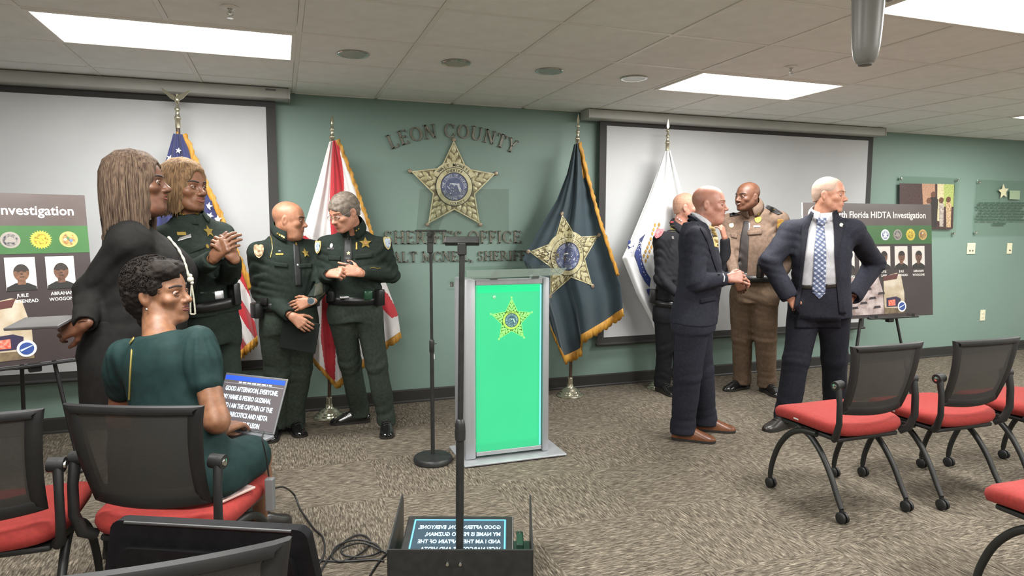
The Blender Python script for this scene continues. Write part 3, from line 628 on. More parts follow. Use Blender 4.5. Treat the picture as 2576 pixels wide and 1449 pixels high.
# ================================================================== easels with posters
BRD = M('poster charcoal', (64, 56, 56), .35, var=(3, (58, 51, 51))); HDR = M('poster header', (84, 74, 72), .3, var=(3, (96, 86, 84))); GRB = M('poster green', (58, 100, 56), .35, var=(3, (66, 110, 62))); PWH = M('poster white', (232, 230, 226), .4)
EAS = M('easel black', (28, 28, 28), .45)
def blob(t, c, ax, ay, an, r, mat, nm, dz, n=22, r2=None): return MB().prism(disc_pts(c+an*dz, ax, ay, r, n, r2), an, .0008).build(nm, mat, t)
def poster(o, ax, ay, W, H, label, names):
    """o = lower left corner, ax along its width, ay up its face"""
    an = ax.cross(ay); P = lambda u, v: o+ax*(u*W)+ay*(v*H)
    t = empty('poster_board', (P(.5, 0).x, P(.5, 0).y, P(.5, 0).z), label, 'poster', 'investigation posters on easels')
    def rect(u0, u1, v0, v1, mat, nm, dz=.0005, th=.0008, par=None): return MB().prism([P(u0, v0)+an*dz, P(u1, v0)+an*dz, P(u1, v1)+an*dz, P(u0, v1)+an*dz], an, th).build(nm, mat, par or t)
    MB().prism([P(0, 0), P(1, 0), P(1, 1), P(0, 1)], -an, .009).build('foam_board', [BRD], t)
    MB().prism([P(-.003, 0), P(0, 0), P(0, 1), P(-.003, 1)], -an, .009).build('board_edge', PWH, t)
    rect(0, 1, .81, 1, HDR, 'header_band'); rect(0, 1, .645, .81, GRB, 'green_band')
    m = MB(); text_on(m, 'North Florida HIDTA Investigation', P(.955, .875)+an*.0016, ax, ay, .076, 'RIGHT', .0003, .014, .95); m.build('title_lettering', PWH, t)
    m = MB(); n = 30
    m.add([P(.1, .87)+an*.0016+ax*(r*math.cos(2*math.pi*i/n))+ay*(r*math.sin(2*math.pi*i/n)) for r in (.078, .062) for i in range(n)], [(i, (i+1) % n, n+(i+1) % n, n+i) for i in range(n)]); m.build('logo_ring', PWH, t)
    cols = [((214, 218, 226), (52, 72, 120)), ((150, 144, 136), (50, 50, 66)), ((214, 190, 70), (120, 100, 30)), ((196, 160, 96), (110, 84, 60))]
    for i, u in enumerate((.62, .72, .825, .925)):
        c = P(u, .727); a, b = cols[i]
        s = blob(t, c, ax, ay, an, .046, M('seal outer %d' % i, a, .4), 'agency_seal', .0015)
        blob(s, c, ax, ay, an, .034, M('seal inner %d' % i, b, .4, var=(80, a)), 'seal_center', .0026)
        if i == 0:
            MB().prism([c+an*.0036+ax*(r*math.cos(math.pi/2+k*math.pi/5))+ay*(r*math.sin(math.pi/2+k*math.pi/5)) for k in range(10) for r in [.03 if k % 2 == 0 else .013]], an, .0006).build('seal_star', M('seal outer 0', a), s)
        elif i == 1:
            MB().prism([c+an*.0036+ax*x+ay*y for x, y in ((-.026, -.008), (-.014, .012), (.0, .02), (.014, .012), (.026, -.008), (.022, -.014), (-.022, -.014))], an, .0006).build('seal_hat', M('seal outer 1', a), s)
        elif i == 2:
            m = MB()
            for bx in ((0, 0, .004, .036), (0, .012, .03, .003), (-.013, .002, .01, .004), (.013, .002, .01, .004), (0, -.017, .02, .004)): m.obox(c+an*.0038+ax*bx[0]+ay*bx[1], ax, ay, an, (bx[2], bx[3], .0006))
            m.build('seal_scales', M('seal outer 2', a), s)
            m = MB()
            for k in range(24):
                an_ = 2*math.pi*k/24; d = ax*math.cos(an_)+ay*math.sin(an_); e = ay*math.cos(an_)-ax*math.sin(an_); m.prism([c+an*.001+d*.044-e*.004, c+an*.001+d*.055, c+an*.001+d*.044+e*.004], an, .0006)
            m.build('seal_rays', M('seal outer 2', a), s)
        else:
            for k in range(4): blob(s, c+ax*random.uniform(-.018, .018)+ay*random.uniform(-.018, .018), ax, ay, an, .009, M('seal speck %d' % k, ((96, 120, 150), (80, 110, 70), (222, 200, 150), (190, 120, 70))[k]), 'seal_motif', .0036+k*.0006, 10)
    for i, u in enumerate((.885, .745, .605, .465, .325)):
        fr = rect(u-.052, u+.052, .43, .625, M('mugshot ground', (214, 208, 202), .4), 'portrait_print', .0012)
        sk = (128, 92, 70) if i % 2 else (112, 80, 64); Sk = M('print skin %d' % (i % 2), sk, .45, var=(50, (sk[0]-28, sk[1]-24, sk[2]-20)))
        c = P(u+.002, .535); hr = .036
        MB().prism([P(u-.052, .43)+an*.0022, P(u+.052, .43)+an*.0022, P(u+.05, .452)+an*.0022, P(u+.02, .475)+an*.0022, P(u-.02, .475)+an*.0022, P(u-.05, .452)+an*.0022], an, .0006).build('portrait_shoulders', INK, fr)
        MB().prism([P(u-.013, .465)+an*.003, P(u+.015, .465)+an*.003, P(u+.014, .5)+an*.003, P(u-.012, .5)+an*.003], an, .0006).build('portrait_neck', Sk, fr)
        blob(fr, c, ax, ay, an, hr, Sk, 'portrait_head', .0036, 20, hr*1.3)
        MB().prism([c+an*.0046+ax*(hr*1.02*math.cos(a))+ay*(hr*1.32*math.sin(a)) for a in [math.radians(x) for x in range(12, 169, 13)]], an, .0006).build('portrait_hair', M('print hair', (46, 38, 34)), fr)
        m = MB()
        for s in (-1, 1): m.obox(c+an*.0046+ax*(s*.014)+ay*.006, ax, ay, an, (.014, .005, .0006))
        m.obox(c+an*.0046-ay*.024, ax, ay, an, (.02, .005, .0006)); m.obox(c+an*.0046-ay*.008, ax, ay, an, (.011, .007, .0006)); m.build('portrait_features', M('print hair', (46, 38, 34)), fr)
        m = MB()
        for q, s in enumerate(names[i % len(names)]): text_on(m, s, P(u, .392-q*.034)+an*.0016, ax, ay, .027, 'CENTER', .0003, .012, .9)
        m.build('name_lettering', PWH, t)
    ph = MB().prism([P(u, v)+an*.001 for u, v in ((.3, .03), (.6, .03), (.595, .22), (.56, .36), (.3, .36))], an, .0008).build('evidence_photo', M('photo pale', (196, 182, 180), .4, var=(14, (140, 120, 116))), t)
    for k in range(7): MB().prism([P(u, v)+an*.002 for u, v in (lambda x, y, s: ((x, y), (x+s, y+.006), (x+s*.9, y+.026), (x+.01, y+.022)))(.34+.035*k, .08+.04*((k*3) % 5), .06)], an, .0006).build('photo_object', M('print gun', (52, 46, 50), .4), ph)
    ph = MB().prism([P(u, v)+an*.001 for u, v in ((.605, .03), (.765, .03), (.765, .21), (.74, .37), (.705, .39), (.6, .355))], an, .0008).build('evidence_photo', M('photo tan', (176, 158, 132), .4, var=(9, (206, 196, 178))), t)
    MB().prism([P(u, v)+an*.002 for u, v in ((.6, .32), (.705, .335), (.72, .385), (.6, .36))], an, .0006).build('photo_object', M('print maroon', (92, 52, 50), .4), ph)
    MB().prism([P(u, v)+an*.002 for u, v in ((.62, .09), (.73, .09), (.735, .16), (.7, .18), (.62, .17))], an, .0006).build('photo_object', M('print purple', (52, 44, 70), .4), ph)
    MB().prism([P(u, v)+an*.003 for u, v in ((.635, .1), (.69, .1), (.69, .155), (.635, .15))], an, .0006).build('photo_object', M('print red pack', (206, 72, 52), .4, var=(60, (230, 150, 130))), ph)
    MB().prism([P(u, v)+an*.002 for u, v in ((.605, .03), (.765, .03), (.765, .075), (.605, .085))], an, .0006).build('photo_object', M('print brown table', (92, 76, 62), .4, var=(20, (128, 112, 84))), ph)
    c = P(.742, .09); s = blob(t, c, ax, ay, an, .046, PWH, 'round_logo', .004); s2 = blob(s, c, ax, ay, an, .034, M('logo blue', (52, 76, 140), .4), 'logo_center', .005)
    MB().prism([c+an*.006+ax*x+ay*y for x, y in ((-.028, -.014), (.026, .012), (.03, .018), (-.03, -.004))], an, .0006).build('logo_stripe', M('logo pale', (196, 214, 228), .4), s)
    return t
def easel(c, ax, an, hole, h, label, foot_l, foot_r, foot_b):
    """c = middle of the poster's lower edge; tripod with a ledge"""
    t = empty('easel', (c.x, c.y, 0), label, 'easel', 'black tripod easels'); top = c+UP*(h)-an*.24
    for f in (foot_l, foot_r, foot_b):
        MB().tube([top, f], .011, 10).build('leg', EAS, t, True); MB().ball(f+UP*.012, .014, 10).build('rubber_foot', EAS, t, True)
    MB().obox(c-UP*.012+an*.005, ax, an, UP, (.52, .04, .014), .003).build('ledge', EAS, t)
    for s in (-1, 1): MB().obox(c+ax*(s*.2)+an*.022+UP*.006, ax, an, UP, (.03, .006, .03), .002).build('ledge_stop', EAS, t)
    MB().obox(c-an*.03-UP*.03, ax, an, UP, (.06, .04, .05), .006).build('hub', EAS, t)
    MB().tube([c-an*.03-UP*.03, c-ax*.26-UP*.005], .008, 8).build('brace', EAS, t, True)
def board_at(right_bottom, right_top_hint, ax, W, H, tilt):
    an0 = ax.cross(UP); ay = (UP*math.cos(tilt)-an0*math.sin(tilt)).normalized(); return right_bottom-ax*W, ay
NM = [('ABRAHAN', 'WOGGONE'), ('JUILE', 'WHITENEAD'), ('OTIS', 'LANE')]
axL = Vector((.885, .465, 0)).normalized(); rb = Vector((-1.045, 4.462, .685)); tl_ = math.radians(6)
o, ay = board_at(rb, None, axL, 1.34, .95, tl_)
poster(o, axL, ay, 1.34, .95, 'dark investigation poster behind the woman in black at left', NM)
cl = o+axL*1.03; ffl = fl(205, 1190); anL = axL.cross(UP)
easel(cl, axL, anL, 0, .9, 'black tripod easel holding the poster at left', Vector((cl.x, cl.y, 0))-axL*.45+anL*.0, Vector((ffl.x, ffl.y, 0))-anL*max(0, (ffl-cl).dot(anL)-.01), Vector((cl.x, cl.y, 0))-anL*.45)
axR = Vector((1, -.03, 0)).normalized(); rbR = at(2347, 792, 4.12)
o, ay = board_at(rbR, None, axR, 1.345, .95, math.radians(5))
poster(o, axR, ay, 1.345, .95, 'dark investigation poster behind the man in navy suit at right', NM)
cr = at(2246, 795, 4.13); ffr = fl(2303, 1000); anR = axR.cross(UP)
easel(cr, axR, anR, 0, .9, 'black tripod easel holding the poster at right', Vector((cr.x-.42, cr.y, 0)), Vector((ffr.x, ffr.y, 0))-anR*max(0, (ffr-cr).dot(anR)-.01), Vector((cr.x, cr.y, 0))-anR*.4)
# ================================================================== flags on poles
GOLD = M('gold fringe', (190, 140, 50), .6, var=(70, (156, 108, 32)), bump=(300, .6, .003), stretch=(1, 1, .15)); BRASS = M('polished brass', (206, 202, 180), .2, .9); WOODP = M('dark oak pole', (70, 52, 40), .4)
def poly_at(P, t):
    if len(P) == 1: return P[0]
    d = [0]
    for i in range(1, len(P)): d.append(d[-1]+math.hypot(P[i][0]-P[i-1][0], P[i][1]-P[i-1][1]))
    s = t*d[-1]
    for i in range(1, len(P)):
        if s <= d[i] or i == len(P)-1:
            f = (s-d[i-1])/max(1e-9, d[i]-d[i-1]); f = min(1, max(0, f)); return (P[i-1][0]+(P[i][0]-P[i-1][0])*f, P[i-1][1]+(P[i][1]-P[i-1][1])*f)
def inpoly(x, y, P):
    c = False; j = len(P)-1
    for i in range(len(P)):
        if (P[i][1] > y) != (P[j][1] > y) and x < (P[j][0]-P[i][0])*(y-P[i][1])/(P[j][1]-P[i][1])+P[i][0]: c = not c
        j = i
    return c
def flag(label, L, R, B, T, Y, base, toppx, finial, mats, colf, fringes, nf=2.6, amp=.05, ph=0.0, nu=150, nv=240, extra=None):
    top = at(*toppx, Y); t = empty('flag_on_pole', (base.x, base.y, 0), label, 'flag', 'flags on floor stands')
    ax_ = Vector((top.x-base.x, top.y-base.y, top.z)).normalized()
    MB().tube([base+UP*.06, top], .0135, 16).build('pole', WOODP, t, True)
    MB().lathe(base, [(.118, .0), (.12, .008), (.112, .016), (.102, .02), (.098, .03), (.084, .036), (.08, .046), (.066, .052), (.06, .062), (.04, .07), (.03, .08), (.028, .1), (.023, .104), (.023, .155), (.018, .16), (.0135, .16)], 48).build('weighted_base', BRASS, t, True)
    MB().lathe(top, [(.017, -.06), (.018, -.05), (.018, -.005), (.022, 0), (.022, .012), (.015, .02), (.012, .05), (.018, .06), (.018, .07), (.01, .08), (.008, .1)], 24, axis=ax_).build('ferrule', BRASS, t, True)
    tip = top+ax_*.1
    if finial == 'eagle':
        m = MB(); m.ball(tip+UP*.03, .017, 12, (1, 1, 1.6)); m.ball(tip+UP*.062+RGT*.002, .011, 10); m.prism([tip+UP*.066+RGT*.01, tip+UP*.06+RGT*.024, tip+UP*.056+RGT*.01], TOW, .006); fe = m.build('eagle_body', BRASS, t, True)
        for s, lift in ((-1, .11), (1, .095)):
            m = MB(); up_ = UP*lift
            Pw = [tip+UP*.02+RGT*(s*.008), tip+UP*.055+RGT*(s*.012), tip+UP*.075+RGT*(s*.05), tip+up_+RGT*(s*.098), tip+UP*.082+RGT*(s*.088), tip+UP*.06+RGT*(s*.066), tip+UP*.035+RGT*(s*.04)]
            m.prism(Pw, TOW, .006); m.build('eagle_wing', BRASS, t, True)
    elif finial == 'cap':
        MB().lathe(tip, [(.009, 0), (.013, .004), (.013, .03), (.008, .04), (.005, .06), (.001, .066)], 16, axis=ax_).build('finial_cap', BRASS, t, True)
    else:
        m = MB(); m.lathe(tip, [(.009, 0), (.02, .006), (.021, .014), (.009, .022), (.006, .03)], 16, axis=ax_)
        s0 = tip+ax_*.03; b = [(0, 0), (.005, .004), (.012, .02), (.007, .05), (.0, .09)]
        P = [s0+RGT*x+ax_*z for x, z in b]+[s0-RGT*x+ax_*z for x, z in b[-2:0:-1]]
        m.prism([p+TOW*.003 for p in P], -TOW, .006); m.build('spear_finial', BRASS, t, True)
    def xy(u, v):
        a, b, l, r = poly_at(T, u), poly_at(B, u), poly_at(L, v), poly_at(R, v)
        return tuple((1-v)*a[k]+v*b[k]+(1-u)*l[k]+u*r[k]-((1-u)*(1-v)*T[0][k]+u*(1-v)*T[-1][k]+(1-u)*v*B[0][k]+u*v*B[-1][k]) for k in (0, 1))
    def fold(u, v):
        a = amp*(.25+.75*v); return a*(math.sin(2*math.pi*(nf*u+ph+.12*v))+.45*math.sin(2*math.pi*(nf*2.3*u-ph*2+.3*v)+1.3)+.2*math.sin(9*v+6*u))-.075
    def pt(u, v, off=0.0):
        x, y = xy(u, v); return at(x, y, Y+fold(u, v)+off)
    m = MB()
    V = [pt(i/nu, j/nv) for j in range(nv+1) for i in range(nu+1)]; F = []; MI = []
    for j in range(nv):
        for i in range(nu):
            F.append((j*(nu+1)+i, (j+1)*(nu+1)+i, (j+1)*(nu+1)+i+1, j*(nu+1)+i+1)); x, y = xy((i+.5)/nu, (j+.5)/nv); MI.append(colf(x, y, (i+.5)/nu, (j+.5)/nv))
    cloth = npmesh('flag_cloth', [tuple(v) for v in V], F, mats, t, MI)
    so = cloth.modifiers.new('thickness', 'SOLIDIFY'); so.thickness = .0025; so.offset = 1
    for u0, v0, u1, v1, wd, dx, dy in fringes:
        m = MB(); n = 60; vs = []
        for i in range(n+1):
            u, v = u0+(u1-u0)*i/n, v0+(v1-v0)*i/n; x, y = xy(u, v); f = fold(u, v)
            wob = 1+.12*math.sin(i*2.1)+.08*math.sin(i*5.3)
            for k in (0, .5, 1): vs.append(at(x-dx*.25+dx*k*1.25*wob, y-dy*.25+dy*k*1.25*wob, Y+f-.005-.006*math.sin(k*3.14+i*.9)))
        m.add(vs, [(3*i+k, 3*i+3+k, 3*i+4+k, 3*i+1+k) for i in range(n) for k in (0, 1)]); o = m.build('fringe', GOLD, t, True)
        so = o.modifiers.new('thickness', 'SOLIDIFY'); so.thickness = .005
    if extra: extra(t, lambda x, y: None, pt, xy, Y, fold)
    return t
def cloth_mat(nm, rgb, rgb2=None): return M(nm, rgb, .75, var=(5, rgb2) if rgb2 else None, bump=(240, .3, .001), sheen=.2)
NAVY = cloth_mat('flag navy', (36, 40, 84), (44, 50, 98)); FRED = cloth_mat('flag red', (168, 32, 42), (184, 42, 52)); FWHT = cloth_mat('flag white', (214, 210, 208), (200, 196, 196)); FSLATE = cloth_mat('flag slate', (40, 58, 66), (34, 50, 58)); FWHT2 = cloth_mat('flag silver white', (216, 217, 218), (206, 207, 208)); FGOLD = cloth_mat('flag gold print', (196, 156, 76), (176, 136, 60)); FBLUE = cloth_mat('flag blue print', (36, 52, 108), (44, 60, 122)); 
# inverse map pixel -> (u, v) of a flag by search, for printed motifs
_uvg = {}
def uv_of(xy, x, y):
    if xy not in _uvg:
        g = [(i/48, j/96) for j in range(97) for i in range(49)]; _uvg[xy] = (np.array(g), np.array([xy(*q) for q in g]))
    g, q = _uvg[xy]; k = int(((q-(x, y))**2).sum(1).argmin()); u, v = g[k]; e = .01
    for _ in range(2):
        a = np.array(xy(u, v)); J = np.array([(np.array(xy(u+e, v))-a)/e, (np.array(xy(u, v+e))-a)/e]).T
        try: d = np.linalg.solve(J, np.array((x, y))-a)
        except Exception: break
        u, v = u+float(np.clip(d[0], -.03, .03)), v+float(np.clip(d[1], -.03, .03))
    return u, v
def on_flag(pt, xy, Y, fold, x, y, off):
    u, v = uv_of(xy, x, y); return at(x, y, Y+fold(u, v)-.006-off)
def us_col(x, y, u, v):
    if y < 573-(x-545)*.42: return 0
    return 1 if ((y-1.6*x+374+22.5) % 90) < 45 else 2
def us_extra(t, _, pt, xy, Y, fold):
    for x, y, r, rot in [(449, 379, 8, .2), (427, 398, 9, .4), (383, 520, 12, .1), (406, 527, 10, .3), (525, 519, 11, .2), (548, 552, 12, 0), (506, 511, 10, .5), (505, 540, 9, .3), (528, 543, 10, .4), (510, 484, 8, .2)]:
        u, v = uv_of(xy, x, y); P = [at(x+(r if k % 2 == 0 else r*.42)*math.sin(rot+k*math.pi/5), y-(r if k % 2 == 0 else r*.42)*math.cos(rot+k*math.pi/5), Y+fold(u, v)-.012) for k in range(10)]
        MB().prism(P, TOW, .0015).build('flag_star', FWHT, t)
    m = MB(); m.tube([at(446, 332, Y-.03), at(447, 352, Y-.055), at(449, 372, Y-.05), at(448, 405, Y-.06)], .005, 8); m.tube([at(448, 400, Y-.06), at(447, 412, Y-.062)], [.005, .014], 8); m.build('gold_cord', GOLD, t, True)
Y_ = 5.05
flag('American flag with gold fringe hanging behind the blonde officer', [(436, 336), (418, 400), (372, 520), (380, 650), (470, 780), (573, 912)], [(459, 338), (500, 437), (540, 520), (592, 640), (625, 720), (648, 848)], [(573, 912), (610, 882), (648, 848)], [(436, 336), (459, 338)], Y_, Vector((-.66, 5.06, 0)), (447, 300), 'eagle',
     [NAVY, FRED, FWHT], us_col, [(1, 0, 1, .78, 0, 11, -3), (0, 1, 1, 1, 0, 2, 17)], nf=2.2, amp=.035, extra=us_extra)
def fl_col(x, y, u, v):
    if inpoly(x, y, [(838, 350), (852, 358), (866, 450), (866, 560), (855, 660), (838, 660), (829, 520), (833, 420)]): return 0
    if inpoly(x, y, [(758, 588), (800, 612), (838, 640), (850, 700), (800, 650), (758, 612)]): return 0
    if inpoly(x, y, [(935, 705), (975, 740), (1006, 792), (985, 800), (945, 760), (930, 740)]): return 0
    if inpoly(x, y, [(812, 700), (838, 690), (845, 800), (842, 965), (820, 950), (806, 850)]): return 0
    return 1
flag('white flag with red diagonal stripes behind the two talking officers', [(829, 357), (800, 460), (762, 580), (768, 700), (774, 800), (778, 889)], [(846, 352), (880, 440), (922, 560), (962, 690), (1000, 790), (1007, 838)], [(778, 889), (812, 930), (846, 966), (900, 918), (958, 872), (1007, 838)], [(829, 357), (846, 352)], 5.08, Vector((.308, 5.09, 0)), (835, 348), 'cap',
     [FRED, FWHT], fl_col, [(1, 0, 1, .6, 0, 8, -3), (0, 1, 1, 1, 0, 3, 14)], nf=2.7, amp=.04, ph=.3)
zx = lambda p: (1290+p[0]/2.415, 320+p[1]/2.415)
def leon_extra(t, _, pt, xy, Y, fold):
    cx, cy = zx((338, 785)); R = 310/2.415
    def T(x, y, z):                              # star units are pixels here; squeezed by the folds
        a = math.radians(-9); X = x*math.cos(a)+y*math.sin(a); Yv = -x*math.sin(a)+y*math.cos(a)
        X = X*(.66 if X > 0 else .78); px, py = cx+X, cy-Yv*.84+X*-.05
        i = (round(px), round(py))
        if i not in cache: cache[i] = uv_of(xy, min(px, xr(py)), py)
        u, v = cache[i]; return at(px, py, Y+fold(u, v)-.008-z*.004)
    cache = {}
    def xr(py): return 1e9
    star_emblem(t, T, R, [('LEON COUNTY', 1.06, .26, .2, 60, False), ('FLORIDA', 1.06, .26, .2, 190, False), ('SHERIFF', 1.42, .26, .17, 62, False)], k=.6, sub=8, disc_r=.33)
flag('dark slate flag with large gold star beside the lectern', [zx(p) for p in ((372, 105), (330, 280), (268, 440), (150, 640), (60, 800), (150, 1000), (228, 1200))], [zx(p) for p in ((402, 95), (450, 300), (520, 560), (600, 800), (655, 960), (670, 1110))], [zx(p) for p in ((228, 1200), (312, 1400), (412, 1352), (417, 1270), (560, 1185), (670, 1110))], [zx((372, 105)), zx((402, 95))], 5.08, Vector((2.311, 5.09, 0)), (1453, 352), 'spear',
     [FSLATE, GOLD], lambda x, y, u, v: 1 if (u > .86 and v < .2) else 0, [(1, 0, 1, .8, 0, 6, -3), (0, 1, 1, 1, 0, 3, 17)], nf=2.4, amp=.05, ph=.1, extra=leon_extra)
wx = lambda p: (1480+p[0]/1.646, 280+p[1]/1.646)
def wh_extra(t, _, pt, xy, Y, fold):
    z3 = lambda p: (1560+p[0]/4.525, 540+p[1]/4.525)
    def patch(pts, mat, nm, off=0):
        P = [z3(p) for p in pts]; MB().prism([on_flag(pt, xy, Y, fold, x, y, off) for x, y in P], TOW, .001).build(nm, mat, t)
    pts_o = [(160, 330), (165, 440), (195, 560), (225, 660), (280, 760), (335, 830)]; pts_i = [(290, 215), (238, 330), (240, 440), (262, 560), (300, 650), (350, 730)]
    for k in range(5): patch([pts_o[k], pts_o[k+1], pts_i[k+1], pts_i[k]], FBLUE, 'banner_print')
    patch([(85, 345), (95, 385), (125, 430), (155, 432), (160, 345), (120, 372)], FBLUE, 'banner_tail', .001); patch([(85, 340), (90, 305), (105, 288), (122, 298), (118, 325)], FBLUE, 'banner_tail', .001); patch([(300, 850), (335, 840), (380, 900), (375, 955), (340, 940), (308, 890)], FBLUE, 'banner_tail', .001)
    rnd = random.Random(4)
    for k in range(9):
        x, y = 420-k*14-(k*k)*.6, 120+k*50
        for s in (-1, 1):
            cx, cy = x+s*22, y+rnd.uniform(-6, 6); patch([(cx, cy-26), (cx+13, cy-4), (cx+6, cy+22), (cx-9, cy+18), (cx-13, cy-6)], FGOLD, 'wheat_print', .001)
    m = MB(); s = 'ACCREDITATION'
    for i, ch in enumerate(s[:11]):
        f = i/11; k = min(4, int(f*5)); g = f*5-k; a = ((pts_o[k][0]+pts_i[k][0])/2, (pts_o[k][1]+pts_i[k][1])/2+55); b = ((pts_o[k+1][0]+pts_i[k+1][0])/2, (pts_o[k+1][1]+pts_i[k+1][1])/2+30)
        c = (a[0]+(b[0]-a[0])*g-8, a[1]+(b[1]-a[1])*g-10); d = (b[0]-a[0], b[1]-a[1]); ln = math.hypot(*d); d = (d[0]/ln, d[1]/ln)
        o = on_flag(pt, xy, Y, fold, *z3(c), .002); e = (RGT*d[0]-UP*d[1]).normalized(); n2 = e.cross(-TOW).normalized()
        text_on(m, ch, o, e, n2 if n2.dot(RGT) > 0 else -n2, .034, 'CENTER', .0005, .0, 1.0)
    m.build('banner_lettering', FWHT2, t)
flag('white flag with blue banner and gold wheat print behind the officer in black', [wx(p) for p in ((318, 165), (250, 350), (165, 555), (140, 608), (200, 755), (262, 870), (285, 935))], [wx(p) for p in ((338, 162), (385, 320), (420, 460), (445, 600), (470, 760), (480, 900))], [wx((285, 935)), wx((380, 915)), wx((480, 900))], [wx((318, 165)), wx((338, 162))], 5.07, Vector((3.19, 5.08, 0)), (1679, 362), 'spear',
     [FWHT2], lambda x, y, u, v: 0, [], nf=2.2, amp=.05, ph=.55, extra=wh_extra)
# ================================================================== nesting chairs
CRED = M('red seat fabric', (146, 43, 37), .85, var=(70, (134, 37, 32)), bump=(420, .5, .001)); CBLK = M('chair black plastic', (23, 23, 24), .5, var=(20, (28, 28, 28))); CTUB = M('chair frame paint', (30, 30, 29), .45)
CMESH = bpy.data.materials.new('chair mesh fabric'); CMESH.use_nodes = True; nt = CMESH.node_tree; b = nt.nodes['Principled BSDF']
b.inputs['Base Color'].default_value = L3((52, 49, 46)); b.inputs['Roughness'].default_value = .8; b.inputs['Alpha'].default_value = .80
_tc = nt.nodes.new('ShaderNodeTexCoord'); _wv = nt.nodes.new('ShaderNodeTexWave'); _wv.inputs['Scale'].default_value = 120; _wv.bands_direction = 'Z'; nt.links.new(_tc.outputs['Object'], _wv.inputs['Vector'])
_mr = nt.nodes.new('ShaderNodeMapRange'); _mr.inputs[3].default_value = .84; _mr.inputs[4].default_value = .96; nt.links.new(_wv.outputs['Fac'], _mr.inputs[0]); nt.links.new(_mr.outputs[0], b.inputs['Alpha'])
def back_pt(x, z):          # backrest surface: curved in plan, raked
    f = (z-.52)/.37; y = -.215-.075*f-.02*math.sin(f*3.1)+(.055*(x/.23)**2)*(.9-.35*f); return Vector((x, y, z))
